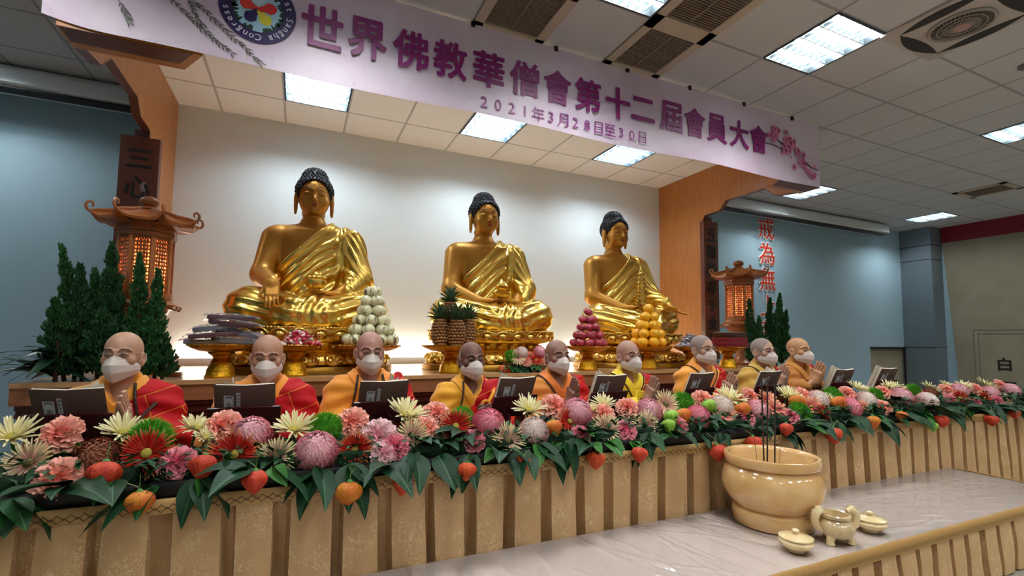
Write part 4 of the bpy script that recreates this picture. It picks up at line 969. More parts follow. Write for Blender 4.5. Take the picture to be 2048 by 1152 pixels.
# ------------------------------------------------------------------ the garland on the banquet table
def bank(px, py, y0=2.10, z0=CH-.555, k=.62):
    d = ray(px, py); t = (z0-CH-k*y0)/(d[2]-k*d[1]); return Vector((d[0]*t, d[1]*t, d[2]*t+CH))
GAR = [('cream', 18, 872, 105), ('salmon', 117, 868, 78), ('blush', 53, 923, 96), ('salmon', 111, 956, 86), ('rust', 190, 915, 92), ('cream', 243, 863, 86), ('green', 300, 872, 88), ('red', 291, 904, 92), ('pink', 353, 923, 62),
 ('cream', 391, 853, 62), ('cream', 410, 872, 44), ('salmon', 443, 852, 66), ('pompon', 503, 868, 76), ('red', 467, 906, 84), ('cream', 589, 857, 76), ('blush', 553, 911, 72), ('pompon', 633, 903, 84), ('green', 651, 853, 68), ('salmon', 705, 843, 54), ('red', 711, 896, 58), ('pale', 757, 872, 62), ('pink', 788, 892, 54), ('pale', 768, 905, 44),
 ('cream', 813, 829, 74), ('blush', 827, 868, 56), ('salmon', 853, 855, 44), ('salmon', 875, 825, 46), ('red', 914, 850, 54), ('green', 926, 832, 46), ('deep', 979, 849, 64), ('pink', 948, 880, 42), ('blush', 1018, 878, 60), ('palepom', 1070, 863, 58), ('cream', 1060, 818, 58), ('salmon', 1112, 812, 44), ('pompon', 1156, 826, 60), ('red', 1143, 840, 42), ('pink', 1166, 867, 34),
 ('cream', 1186, 818, 30), ('cream', 1210, 808, 44), ('salmon', 1210, 826, 38), ('blush', 1216, 855, 54), ('pink', 1255, 859, 38), ('salmon', 1259, 814, 38), ('pompon', 1302, 822, 52), ('blush', 1296, 846, 46), ('blush', 1336, 806, 48), ('green', 1370, 803, 48), ('pink', 1359, 848, 36), ('deep', 1399, 834, 50), ('salmon', 1409, 797, 36), ('palepom', 1446, 814, 50), ('salspi', 1450, 827, 46), ('cream', 1462, 796, 54), ('salmon', 1505, 791, 32), ('pink', 1494, 833, 36), ('pompon', 1519, 822, 48),
 ('salspi', 1541, 802, 46), ('salspi', 1556, 816, 42), ('cream', 1580, 790, 46), ('salmon', 1610, 790, 32), ('palepom', 1639, 800, 44), ('cream', 1664, 797, 32), ('green', 1605, 822, 46), ('pink', 1587, 831, 32), ('salspi', 1628, 812, 44), ('red', 1649, 823, 32), ('green', 1671, 790, 40), ('salmon', 1700, 786, 30), ('deep', 1704, 815, 46), ('palepom', 1736, 802, 44), ('salspi', 1730, 812, 30), ('cream', 1718, 775, 36), ('cream', 1744, 783, 28), ('green', 1756, 788, 34), ('salmon', 1773, 783, 30), ('salmon', 1771, 813, 32), ('pompon', 1806, 796, 48),
 ('cream', 1783, 773, 34), ('cream', 1800, 774, 34), ('palepom', 1858, 803, 44), ('green', 1832, 780, 34), ('salmon', 1840, 782, 26), ('rust', 1866, 787, 32), ('cream', 1865, 775, 34), ('salmon', 1899, 780, 30), ('pompon', 1922, 782, 38), ('red', 1925, 795, 34), ('pink', 1907, 799, 26), ('cream', 1898, 770, 26), ('cream', 1932, 772, 32), ('salmon', 1956, 777, 28), ('pompon', 1984, 787, 38), ('red', 1974, 796, 30), ('cream', 1976, 770, 38), ('pink', 1999, 800, 24), ('pink', 1958, 805, 22), ('salmon', 2007, 772, 30), ('pompon', 2025, 782, 38), ('blush', 2017, 798, 28),
 ('huskr', 210, 947, 60), ('huskr', 408, 929, 46), ('husky', 1105, 854, 30), ('husky', 1362, 830, 28), ('husky', 1481, 819, 30), ('husky', 1590, 803, 28), ('husky', 1672, 805, 28), ('huskg', 1338, 833, 26), ('huskg', 1334, 850, 24), ('huskg', 1414, 811, 26)]
# past the edge of the frame the garland simply runs on
r3 = random.Random(21)
cnt = {}
HUE = lambda k: PROTO[k][2]
def garland():
    items = sorted(GAR, key=lambda g: bank(g[1], g[2]).x)
    for kind, px, py, w in items:
        p = bank(px, py); size = span(w, p)*1.18; cnt[kind] = cnt.get(kind, 0)+1; n = cnt[kind]-1
        q = r3.uniform(0, 6); d = Vector((r3.uniform(-.25, .25)-.15, -.75, .62+r3.uniform(-.2, .25)))
        if kind in ('cream',): d = Vector((r3.uniform(-.3, .3), -.45, .9))
        if kind in ('blush', 'red'): d = Vector((r3.uniform(-.25, .1)-.15, -.95, .35))
        if 'husk' in kind: d = Vector((r3.uniform(-.4, .4), .35, .8)); p = p+Vector((0, -.035, .01))
        p = p+Vector((0, .02, -.01))
        fac = {'pompon': 1, 'deep': 1, 'palepom': 1, 'rust': 1}.get(kind, 1.0)
        place(kind, p, size*fac, d, q, '%s, %s of its kind from the near end of the garland' % (HUE(kind), ordinal(n)), 'flowers of the table garland')
garland()
HANG = [('husky', 279, 1003, 50), ('huskr', 510, 960, 44), ('huskg', 698, 984, 46, 1), ('husk', 806, 966, 38), ('husk', 934, 940, 32), ('husk', 1047, 924, 27), ('husk', 1192, 917, 32), ('huskr', 1279, 907, 28), ('huskr', 1435, 903, 32), ('huskr', 1507, 886, 30), ('huskr', 1572, 857, 24), ('huskr', 1667, 869, 32), ('husky', 1747, 842, 24), ('huskr', 1883, 841, 26), ('huskr', 1983, 839, 24), ('huskr', 2028, 826, 20), ('husky', 1803, 831, 20), ('huskg', 1865, 852, 20)]
for k, h in enumerate(HANG):
    p = at_y(h[1], h[2], 2.085); size = span(h[3], p)
    c = place(h[0] if len(h) == 4 else 'husky', p, size*1.15, Vector((r3.uniform(-.15, .15), .05, 1)), r3.uniform(0, 6), '%s hanging over the gold skirt, %s from the near end' % (HUE(h[0] if len(h) == 4 else 'husky'), ordinal(k)), 'hanging lantern fruits')
    b = MB(); s = size*1.15/.082; L = max(.03, (ZT+.03-p.z))/s; b.tube([(0, 0, .034), (.004, .01, .034+L*.5), (.0, .04, .034+L)], .0012, 5); b.build('hanging_stalk', mat('pale stalk', '8d9a5c', .7), c)
# ------------------------------------------------------------------ leaves
def leafy(name, c, c2):                     # leaf blade with a paler midrib and side veins
    if name in MATS: return MATS[name]
    m = mat(name, c, .48, spec=.3); nt = m.node_tree; bs = nt.nodes['Principled BSDF']; tc = node(m, 'ShaderNodeTexCoord'); sp = node(m, 'ShaderNodeSeparateXYZ'); nt.links.new(tc.outputs['Object'], sp.inputs[0])
    ab = node(m, 'ShaderNodeMath', operation='ABSOLUTE'); nt.links.new(sp.outputs['X'], ab.inputs[0])
    mr = node(m, 'ShaderNodeMapRange'); mr.inputs[1].default_value = .0008; mr.inputs[2].default_value = .0026; mr.inputs[3].default_value = .75; mr.inputs[4].default_value = 0; nt.links.new(ab.outputs[0], mr.inputs[0])
    dv = node(m, 'ShaderNodeMath', operation='MULTIPLY_ADD'); nt.links.new(ab.outputs[0], dv.inputs[0]); dv.inputs[1].default_value = -.9; nt.links.new(sp.outputs['Y'], dv.inputs[2])
    pg = node(m, 'ShaderNodeMath', operation='PINGPONG'); nt.links.new(dv.outputs[0], pg.inputs[0]); pg.inputs[1].default_value = .009
    m2 = node(m, 'ShaderNodeMapRange'); m2.inputs[1].default_value = 0; m2.inputs[2].default_value = .0012; m2.inputs[3].default_value = .35; m2.inputs[4].default_value = 0; nt.links.new(pg.outputs[0], m2.inputs[0])
    mxx = node(m, 'ShaderNodeMath', operation='MAXIMUM'); nt.links.new(mr.outputs[0], mxx.inputs[0]); nt.links.new(m2.outputs[0], mxx.inputs[1])
    mi = node(m, 'ShaderNodeMix', data_type='RGBA'); nt.links.new(mxx.outputs[0], mi.inputs[0]); mi.inputs[6].default_value = (*lin(c), 1); mi.inputs[7].default_value = (*lin(c2), 1); nt.links.new(mi.outputs[2], bs.inputs['Base Color']); return m
M_leaf = [leafy('glossy leaf %d' % k, c, c2) for k, (c, c2) in enumerate((('14391f', '4f7a52'), ('1b4a22', '56824c'), ('2f6a24', '7aa058')))]
def leaf_mesh(name, L, w, droop, m, seed):
    r = random.Random(seed); b = MB(); nx = 12
    def fn(u, v):
        x = L*v; ww = w*math.sin(PI*min(1, v**.75))**.85*(1-.35*v); s = (u-.5)*2; z = -droop*L*v*v+.30*abs(s)*ww+.004*math.sin(v*9+seed)*abs(s)
        return Vector((s*ww, x, z))
    b.grid(fn, 6, nx); me = bpy.data.meshes.new(name); me.from_pydata(b.v, [], b.f); me.materials.append(m); me.polygons.foreach_set('use_smooth', [True]*len(me.polygons)); return me
LEAF = [leaf_mesh('leaf', .21, .056, .28, M_leaf[0], 1), leaf_mesh('leaf', .19, .062, .42, M_leaf[0], 2), leaf_mesh('leaf', .165, .052, .2, M_leaf[1], 3), leaf_mesh('leaf', .145, .050, .35, M_leaf[2], 4)]
def spray(loc, yaw, pitch, n, label, r, group, sc=1.0):
    t = thing('leaf_spray', label, 'leaves', loc, 0, group)
    for k in range(n):
        o = bpy.data.objects.new('leaf', LEAF[r.choice((0, 0, 1, 1, 2, 3))]); COL.objects.link(o); o.parent = t
        a = yaw+(k-(n-1)/2)*.55+r.uniform(-.2, .2)
        o.matrix_local = RZ(a)@RX(pitch+r.uniform(-.25, .2))@RY(r.uniform(-.4, .4))@Matrix.Scale(sc*r.uniform(.8, 1.15), 4)
    b = MB(); b.tube([(0, 0, 0), (0, .04, -.03), (0, .08, -.035)], .0035, 6); b.build('stem', M_stem, t)
r4 = random.Random(31); k = 0
# leaves drooping over the front edge; spacing follows the garland
for q in range(60):
    x = -1.25+q*.133+r4.uniform(-.03, .03); p = Vector((x, 2.145+r4.uniform(-.01, .03), ZT+.055+r4.uniform(-.01, .03)))
    spray(p, PI+r4.uniform(-.9, .9), (.25, -.1, -.35, -.6)[q % 4], (3, 2, 3, 4)[q % 4], 'dark leaf spray drooping over the skirt edge, %s' % ('%s from the near end' % ordinal(q) if q < 30 else '%s from the far end' % ordinal(59-q)), r4, 'leaf sprays along the table edge', .95 if not 2.0 < x < 2.8 else .5)
for q in range(58):
    x = -1.1+q*.135+r4.uniform(-.04, .04); p = Vector((x, 2.27+r4.uniform(-.05, .12), ZT+.10+r4.uniform(-.02, .04)))
    spray(p, r4.uniform(0, 6.28), r4.uniform(.0, .5), 4, 'green leaf spray between the garland flowers, %s' % ('%s from the near end' % ordinal(q) if q < 30 else '%s from the far end' % ordinal(57-q)), r4, 'leaf sprays among the flowers', .72)
# dark green filler nobody could count
b = MB()
for q in range(5200):
    x = r4.uniform(TX0+.1, TX1-.2); v = r4.random(); y = 2.17+.36*v; z = ZT+.02+.13*math.sin(PI*min(1, .35+.5*v))*r4.uniform(.3, 1); L = r4.uniform(.03, .055); w = L*.3
    M_ = TR(x, y, z)@RZ(r4.uniform(0, 6.28))@RX(r4.uniform(-.4, 1.0)); b.add([M_@Vector(p) for p in ((0, 0, 0), (w, L*.45, .004), (0, L, -.006), (-w, L*.45, .004))], [(0, 1, 2, 3)])
tag(b.build('foliage', M_leaf[1], smooth=False), 'small dark green filler leaves packed between the garland flowers', 'leaves', kind='stuff')
for k in range(9):
    x0 = TX0+.05+k*.97
    t = thing('flower_tray', 'black floral tray under the garland, %s from the near end' % ordinal(k), 'tray', (x0, TY+.02, ZT), 0, 'floral trays')
    b = MB(); b.rbox((0, 0, 0), (.95, .36, .055), .01); b.build('tray', mat('black plastic', '09090b', .5), t)
    b = MB(); b.rbox((.02, .04, .05), (.93, .33, .105), .02); b.build('floral_foam', mat('floral foam', '12301a', .95), t)
# ================================================================== OFFERINGS along the stage edge
M_ogold = mat('golden stand', 'c8851f', .25, metal=.9, bump=.15, bscale=90); M_ofoot = mat('embossed gold', 'cf9a1e', .28, metal=.9, bump=.6, bscale=70)
YO = 4.0; DZ_ = .235
def stand(x, r, label, y=YO, s=1.0):
    t = thing('offering_stand', label, 'stand', (x, y, ZS+.001), 0, 'golden offering stands')
    b = MB(); b.lathe([(.098*s, 0), (.102*s, .01), (.092*s, .02), (.088*s, .05), (.075*s, .085), (.062*s, .10), (0, .10)], 40); b.build('foot', M_ofoot, t)
    b = MB(); b.lathe([(.062*s, .10), (.068*s, .108), (.058*s, .118), (.05*s, .135), (.058*s, .15), (.085*s, .17), (.085*s, .178), (0, .178)], 40); b.build('stem', M_ogold, t)
    b = MB(); b.lathe([(.08*s, .178), (r*.72, .19), (r*.95, .212), (r, .222), (r*1.0, .232), (r*.97, .235), (r*.9, .226), (0, .222)], 48)
    for k in range(24): a = 2*PI*k/24; b.ell((r*.99*math.cos(a), r*.99*math.sin(a), .229), (.016, .016, .008), 8, 5)
    b.build('dish', M_ogold, t); return t
def X_(px, y=YO): return at_y(px, 740, y).x
zd = ZS+.001+.2275
def pyramid(x, y, fn, layers, dz, z0, jit=.006, seed=1):
    r = random.Random(seed); k = 0
    for li, (n, rad) in enumerate(layers):
        for j in range(n):
            a = 2*PI*j/n+li*.5+r.uniform(-.06, .06)
            fn(x+rad*math.cos(a)+r.uniform(-jit, jit), y+rad*math.sin(a)+r.uniform(-jit, jit), z0+li*dz, li, j, k, r); k += 1
LV = ('bottom', 'second', 'third', 'fourth', 'fifth', 'top')
def lvl(li, n): return 'top' if li == n-1 else LV[li]
def pos_word(j, n):
    return 'only one' if n == 1 else ordinal(j)+' round'
# stands
stand(X_(441), .205, 'golden offering stand under the grey plastic packets'); stand(X_(588), .165, 'golden offering stand under the red and white sweets'); stand(X_(738), .235, 'golden offering stand under the striped melons')
stand(X_(900), .235, 'golden offering stand under the pineapples'); stand(X_(1175), .215, 'golden offering stand under the red apples'); stand(X_(1297), .225, 'golden offering stand under the yellow oranges'); stand(X_(1378), .17, 'golden offering stand under the silvery sweets', 3.97); stand(X_(1452), .18, 'golden offering stand under the dark red boxes', 3.97)
# melons
def sphere_mesh(name, r, m, sz=1.0, dent=.12, n=20):
    b = MB(); b.lathe([(max(1e-5, r*math.sin(a)), -r*sz*math.cos(a)*(1-dent*math.exp(-(math.sin(a)/.35)**2))) for a in np.linspace(0.001, PI-.001, 13)], n, close=False); me = bpy.data.meshes.new(name); me.from_pydata(b.v, [], b.f); me.materials.append(m); me.polygons.foreach_set('use_smooth', [True]*len(me.polygons)); return me
mm = mat('striped melon', 'd9d3a0', .3, coat=.5); nt = mm.node_tree; bs = nt.nodes['Principled BSDF']; tc = node(mm, 'ShaderNodeTexCoord'); mp = node(mm, 'ShaderNodeMapping'); mp.inputs['Scale'].default_value = (1, 1, .12); nt.links.new(tc.outputs['Object'], mp.inputs[0])
n_ = node(mm, 'ShaderNodeTexNoise'); n_.inputs['Scale'].default_value = 30; nt.links.new(mp.outputs[0], n_.inputs['Vector']); r_ = node(mm, 'ShaderNodeValToRGB'); e = r_.color_ramp.elements; e[0].position = .56; e[0].color = (*lin('dcd8ae'), 1); e[1].position = .63; e[1].color = (*lin('6f6a4e'), 1); nt.links.new(n_.outputs['Fac'], r_.inputs['Fac']); nt.links.new(r_.outputs['Color'], bs.inputs['Base Color'])
ME_mel = sphere_mesh('melon', .05, mm, .95, .04); ME_app = sphere_mesh('apple', .046, mat('red apple', '9c1f36', .3, noise='b8435a', nscale=18, coat=.5), .88, .2); ME_ora = sphere_mesh('orange', .056, mat('yellow orange', 'f2ac16', .38, noise='f5b924', nscale=8, bump=.1, bscale=200, coat=.3), .94, .08)
sb = MB(); sb.tube([(0, 0, 0), (.002, 0, .012), (.006, 0, .02)], .0022, 6); ME_st = bpy.data.meshes.new('stalk'); ME_st.from_pydata(sb.v, [], sb.f); ME_st.materials.append(mat('fruit stalk', '4a3a20', .8))
def fruit(name, me, rad, desc, layers, x, dz, z0, seed, y=YO, tilt=.4):
    def fn(px, py, pz, li, j, k, r):
        o = bpy.data.objects.new(name, me); COL.objects.link(o); o.location = (px, py, pz); o.rotation_euler = (r.uniform(-tilt, tilt), r.uniform(-tilt, tilt), r.uniform(0, 6))
        n = layers[li][0]; tag(o, '%s in the %s layer of its pyramid, %s' % (desc, lvl(li, len(layers)), 'on its own' if n == 1 else ordinal(j)+' going round'), name, name+' pyramid')
        s = bpy.data.objects.new('stalk', ME_st); COL.objects.link(s); s.parent = o; s.location = (0, 0, rad*.72)
    pyramid(x, y, fn, layers, dz, z0, seed=seed)
fruit('melon', ME_mel, .05, 'pale striped melon', [(10, .172), (8, .135), (7, .108), (5, .078), (4, .055), (2, .03)], X_(740), .078, zd+.048, 2)
fruit('apple', ME_app, .046, 'red apple', [(9, .138), (8, .115), (6, .085), (4, .055), (1, 0)], X_(1177), .076, zd+.040, 3)
fruit('orange', ME_ora, .056, 'yellow orange', [(7, .135), (6, .115), (5, .085), (3, .058), (1, 0)], X_(1297), .088, zd+.052, 4)
# pineapples
M_pin = mat('pineapple skin', 'a8743c', .6, noise='8a5c30', nscale=30); M_pint = mat('pineapple scale tip', '6a4526', .7); M_crown = mat('pineapple crown', '39583c', .55, noise='4d6a46', nscale=20)
def pineapple_proto():
    root = bpy.data.objects.new('pineapple', None); b = MB(); R0, Hh = .071, .115
    prof = lambda t: R0*(math.sin(PI*(.14+.76*t))**.55)
    b.lathe([(prof(t), -Hh+2*Hh*t) for t in np.linspace(0, 1, 12)], 24); tips = MB()
    for row in range(9):
        t = (row+.5)/9; z = -Hh+2*Hh*t; rr = prof(t); n = 13
        for k in range(n):
            a = 2*PI*(k+.5*(row % 2))/n; M_ = TR(rr*math.cos(a), rr*math.sin(a), z)@RZ(a)@RY(PI/2)
            b.cur = 1; b.ell((0, 0, .001), (.0128, .0172, .008), 6, 4, M_); tips.ell((-.001, 0, .0075), (.0045, .004, .003), 5, 4, M_)
    def mk(nm, bb, m):
        o = bb.build(nm, m, root); COL.objects.unlink(o)
    mk('fruit_body', b, [mat('pineapple groove', '2c1c10', .8), M_pin]); mk('scale_tips', tips, M_pint)
    c = MB(); r = random.Random(4)
    for k in range(44):
        f = k/44; a = k*2.4; el = .35+1.1*f; L = .10+.05*f
        petal_mesh(c, TR(0, 0, Hh-.01+.03*f)@RZ(a)@TR(.012*(1-f), 0, 0)@RY(-el), L*r.uniform(.8, 1.1), .02, curl=-.5, cup=.5, n=4, tip=.05, base=.9)
    mk('leaf_crown', c, M_crown); return root
PIN = pineapple_proto(); xp = X_(902)
for (dx, dy, dz, s, ty, lab) in ((-.115, -.04, .115, 1.0, -.1, 'pineapple on the melon side of the group of pineapples'), (.01, -.105, .112, 1.0, 0, 'pineapple in front of the group on the golden stand'), (.13, -.03, .118, 1.02, .12, 'pineapple on the bouquet side of the group of pineapples'), (.0, .07, .275, 1.0, 0, 'tallest pineapple standing at the back of the group')):
    c = copy_tree(PIN); c.location = (xp+dx, YO+dy, zd+dz); c.rotation_euler = (0, ty, dx*9+dy*5); c.scale = (s, s, s); tag(c, lab, 'pineapple', 'pineapples')
b = MB(); b.lathe([(.075, 0), (.06, .155), (0, .155)], 20); tag(b.build('fruit_support', M_ogold, loc=(xp, YO+.07, zd-.003)), 'golden block lifting the tallest pineapple', 'support')
# wrapped packets in plastic
M_pack = [mat('grey packet', '8b8891', .35, noise='6f6b76', nscale=9), mat('slate packet', '62636f', .35, noise='75767f', nscale=9), mat('plum packet', '5a4048', .35)]
M_wrap = mat('clear wrap', 'e8e8ee', .12, trans=.0, coat=1.0); nt = M_wrap.node_tree; nt.nodes['Principled BSDF'].inputs['Alpha'].default_value = .36
x0 = X_(441)
for k, (dx, dy, dz, rz, tl) in enumerate(((-.08, .0, .02, .1, .0), (.09, -.02, .024, -.15, .05), (-.05, -.03, .062, .25, -.12), (.08, .02, .075, -.3, .16), (-.03, 0, .105, .05, -.14), (.07, -.02, .128, -.1, .1), (.05, .01, .165, .2, .03))):
    t = thing('plastic_packet', 'flat grey packet in clear plastic on the stand near the plants, %s from the bottom' % ordinal(k), 'packet', (x0+dx, YO+dy, zd+dz*1.2), rz, 'grey plastic packets'); t.rotation_euler = (0, tl, rz)
    b = MB(); b.rbox((-.15, -.06, -.017), (.15, .06, .017), .010); b.build('contents', M_pack[k % 3 if k < 6 else 2], t)
    r = random.Random(k); b = MB(); b.grid(lambda u, v: Vector(((u-.5)*.37, (v-.5)*.16, .024*math.sin(PI*min(1, max(0, u*1.0)))**.4+.008*math.sin(u*31+k)*math.sin(v*17)+.004)), 24, 8); b.build('clear_wrap', M_wrap, t)
# small sweets
def sweet_proto(m1, m2):
    root = bpy.data.objects.new('wrapped_sweet', None)
    b = MB(); b.tube([(-.026, 0, 0), (-.02, 0, 0), (.02, 0, 0), (.026, 0, 0)], [.004, .0105, .0105, .004], 8); o = b.build('sweet', m1, root); COL.objects.unlink(o)
    b = MB()
    for s in (-1, 1): b.add([(s*.026, 0, 0), (s*.044, -.012, .004), (s*.046, .0, -.003), (s*.044, .012, .004)], [(0, 1, 2), (0, 2, 3)])
    o = b.build('twisted_ends', m2, root, smooth=False); COL.objects.unlink(o); return root
SW = [sweet_proto(mat('red wrapper', 'c4203c', .3), mat('clear ends', 'e9cfd2', .3)), sweet_proto(mat('white wrapper', 'e6d4d4', .3), mat('pink ends', 'd98a98', .3)), sweet_proto(mat('silver wrapper', 'b3b3bb', .2, metal=.7), mat('silver ends', 'd0d0d6', .25, metal=.6)), sweet_proto(mat('lilac wrapper', '8d8290', .3), mat('brown ends', '8a6a60', .3))]
def heap(x, y, kinds, n, R_, H, desc, group, seed):
    r = random.Random(seed)
    for k in range(n):
        f = k/n; rad = R_*(1-f)**.5*math.sqrt(r.random()) if f > .5 else R_*math.sqrt(r.random()); z = zd+.012+H*max(0, 1-(rad/R_)**1.3)*(.25+.75*f)
        a = r.uniform(0, 6.28); c = copy_tree(SW[kinds[k % len(kinds)]]); c.location = (x+rad*math.cos(a), y+rad*math.sin(a)*.8, z); c.rotation_euler = (r.uniform(-.4, .4), r.uniform(-.5, .5), r.uniform(0, 6.28)); c.scale = (1.15,)*3
        tag(c, desc, 'sweet', group)
heap(X_(593), YO-.01, (0, 0, 1), 60, .15, .10, 'red or white wrapped sweet heaped between two monks', 'red and white sweets', 5)
heap(X_(1378), 3.97, (2, 3, 2), 80, .16, .13, 'silvery wrapped sweet heaped beside the dark red boxes', 'silvery sweets', 6)
# boxes
for k, (dz, c1, w, lab) in enumerate(((.0, '7d1424', .17, 'dark red gift box at the bottom of the stack'), (.058, '86182a', .165, 'dark red gift box in the middle of the stack'), (.116, '3a1614', .16, 'dark brown open box with white sweets on top of the stack'))):
    t = thing('gift_box', lab, 'box', (X_(1455), 3.96, zd-.002+dz), .08*k, 'stacked gift boxes')
    b = MB(); b.rbox((-w, -.11, 0), (w, .11, .056), .004); b.build('box', mat('box card %d' % k, c1, .3, coat=.3), t)
    b = MB()
    if k < 2: b.rbox((-w-.003, -.113, .036), (w+.003, .113, .057), .003); b.build('lid', mat('box card %d' % k, c1), t)
    else:
        b.rbox((-w+.012, -.1, .05), (w-.012, .1, .058), .002); b.build('paper_lining', mat('white lining', 'd8d4d0', .5), t)
# ------------------------------------------------------------------ bouquet on the stage edge
bx = lambda px, py, y=3.93: at_y(px, py, y)
t = thing('bouquet_base', 'dark foam base of the stage bouquet in front of the middle statue', 'base', (bx(1048, 745).x, 3.97, ZS+.001))
b = MB(); b.rbox((-.2, -.06, 0), (.2, .06, .07), .02); b.build('foam', mat('black plastic', '09090b', .5), t)
BQ = [('blush', 1035, 715, 34), ('palepom', 1043, 707, 30), ('salmon', 1052, 722, 24), ('huskr', 1060, 712, 18), ('red', 1072, 720, 26), ('pompon', 1079, 705, 28), ('salmon', 1092, 720, 22), ('green', 1022, 712, 30), ('salmon', 1064, 741, 16), ('salmon', 1085, 738, 18), ('husk', 1006, 738, 16), ('husk', 1016, 739, 16), ('palepom', 1098, 713, 22)]
bc = {}
for kind, px, py, w in BQ:
    p = at_y(px, py, 3.90+(.03 if py < 715 else 0)); bc[kind] = bc.get(kind, 0)+1
    place(kind, p, span(w, p), Vector((r3.uniform(-.4, .4), -.8, .5)), r3.uniform(0, 6), '%s in the small stage bouquet%s' % (HUE(kind), '' if bc[kind] == 1 else ', %s of its kind' % ordinal(bc[kind]-1)), 'flowers of the stage bouquet')
for q in range(9):
    p = at_y(1012+q*10.5, 732, 3.92); spray(p, r4.uniform(2, 4.3), -.1, 3, 'leaf spray in the stage bouquet, %s from the pineapple side' % ordinal(q), r4, 'leaves of the stage bouquet', .7)
# ================================================================== WOODEN LANTERNS
M_lw = wood('lantern wood', '96562b', 'ad6a38', .35, (2, 2, 2)); M_lw2 = wood('lantern carved wood', '84481f', '9c5a2c', .4, (2, 2, 2))
pm = bpy.data.materials.new('lantern paper'); pm.use_nodes = True; nt = pm.node_tree; nt.nodes.clear()
o_ = nt.nodes.new('ShaderNodeOutputMaterial'); t1 = nt.nodes.new('ShaderNodeBsdfTranslucent'); t1.inputs[0].default_value = (*lin('ffb98a'), 1); d1 = nt.nodes.new('ShaderNodeBsdfDiffuse'); d1.inputs[0].default_value = (*lin('d8946a'), 1); m1 = nt.nodes.new('ShaderNodeMixShader'); m1.inputs[0].default_value = .3
nt.links.new(t1.outputs[0], m1.inputs[1]); nt.links.new(d1.outputs[0], m1.inputs[2]); nt.links.new(m1.outputs[0], o_.inputs[0])
def lantern(x, y, rz, label):
    t = thing('wooden_lantern', label, 'lantern', (x, y, ZS+.001), rz, 'wooden lanterns')
    H6 = lambda prof: MB().lathe(prof, 8)
    H6([(.15, 0), (.15, .03), (.11, .05), (.075, .09), (.06, .13), (.055, .34), (.06, .36), (.10, .40), (.17, .46), (.18, .48), (0, .48)]).build('post', M_lw, t)
    b = H6([(.17, .475), (.215, .49), (.225, .52), (.21, .535), (.185, .55), (.19, .565), (.185, .60), (0, .60)])
    for k in range(8):
        a = PI/4*k; b.tube([(.2*math.cos(a), .2*math.sin(a), .50), (.235*math.cos(a), .235*math.sin(a), .485), (.245*math.cos(a), .245*math.sin(a), .505), (.232*math.cos(a), .232*math.sin(a), .515)], [.014, .012, .01, .006], 6)
    b.build('lower_tray', M_lw2, t)
    for k in range(8):
        a = PI/4*k; b = MB(); b.box((.150, -.013, .595), (.176, .013, 1.07), RZ(a)); b.build('corner_post', M_lw, t, smooth=False)
    lat = MB(); w = .049; z0, z1 = .615, 1.005
    for i in range(4):
        for j in range(14):
            cx = -w+.018+i*(2*w-.036)/3; cz = z0+.018+j*(z1-z0-.036)/13; r = .0172
            lat.tube([(.150, cx+r*math.cos(q), cz+r*math.sin(q)) for q in np.linspace(0, 2*PI, 12, endpoint=False)], .0041, 4, closed=True)
            if (i+j) % 2 == 0: lat.ell((.150, cx, cz), (.004, .0075, .0075), 6, 4)
    for s in (-1, 1): lat.box((.143, s*(w+.005)-.008, z0-.01), (.160, s*(w+.005)+.008, z1+.01))
    lat.box((.143, -w, z0-.016), (.16, w, z0+.002)); lat.box((.143, -w, z1-.002), (.16, w, z1+.016))
    first = None
    for k in range(8):
        if first is None: o = lat.build('lattice_panel', M_lw2, t, smooth=False); first = o
        else: o = bpy.data.objects.new('lattice_panel', first.data); COL.objects.link(o); o.parent = t
        o.rotation_euler = (0, 0, PI/8+PI/4*k)
    b = MB(); b.lathe([(.152, .61), (.152, 1.02)], 8, close=False); o = b.build('paper_liner', pm, t, smooth=False)
    b = MB(); b.ell((0, 0, .78), (.032, .032, .045)); b.build('bulb', glow('lantern bulb', 'ffc48a', LANTERN*14), t)
    b = H6([(.15, 1.02), (.19, 1.022), (.195, 1.05), (.185, 1.06), (.19, 1.075), (.185, 1.11), (.21, 1.12), (0, 1.12)])
    b.build('frieze', M_lw2, t, smooth=False)
    b = MB()
    for k in range(8):
        for q in range(3):
            a = PI/8+PI/4*k; M_ = RZ(a)@TR(.174, -.036+q*.036, 1.092)
            b.ell((0, 0, 0), (.004, .009, .009), 8, 4, M_)
    b.build('frieze_studs', mat('red stud', 'b2452a', .4), t)
    # flared roof
    n = 64; rows = [(.07, 1.235), (.12, 1.215), (.18, 1.185), (.24, 1.155), (.30, 1.132), (.325, 1.128), (.315, 1.112), (.20, 1.118)]
    b = MB(); vs = []
    for r, z in rows:
        for i in range(n):
            a = 2*PI*i/n; c = abs(((a/(PI/4)) % 1)-.5)*2; hexr = math.cos(PI/8)/math.cos(((a % (PI/4))-PI/8)); rr = r*hexr*(1+.08*c**4*min(1, r/.3)); vs.append((rr*math.cos(a), rr*math.sin(a), z+.045*c**4*(r/.32)**2))
    b.add(vs, [(k*n+i, (k+1)*n+i, (k+1)*n+(i+1) % n, k*n+(i+1) % n) for k in range(len(rows)-1) for i in range(n)]+[tuple(range(n))]); b.build('roof', M_lw, t)
    for k in range(8):
        a = PI/4*k; pts = [(.10, 1.235), (.2, 1.20), (.30, 1.178)]+[(.355+.035*math.sin(q)*(1-q/7)*1.0-.02, 1.205-.042*math.cos(q)*(1-q/8)) for q in np.linspace(.1, 5.4, 16)]
        b = MB(); b.tube([(r*math.cos(a), r*math.sin(a), z) for r, z in pts], [.012, .012, .011]+list(np.linspace(.011, .006, 16)), 7); b.build('roof_scroll', M_lw, t)
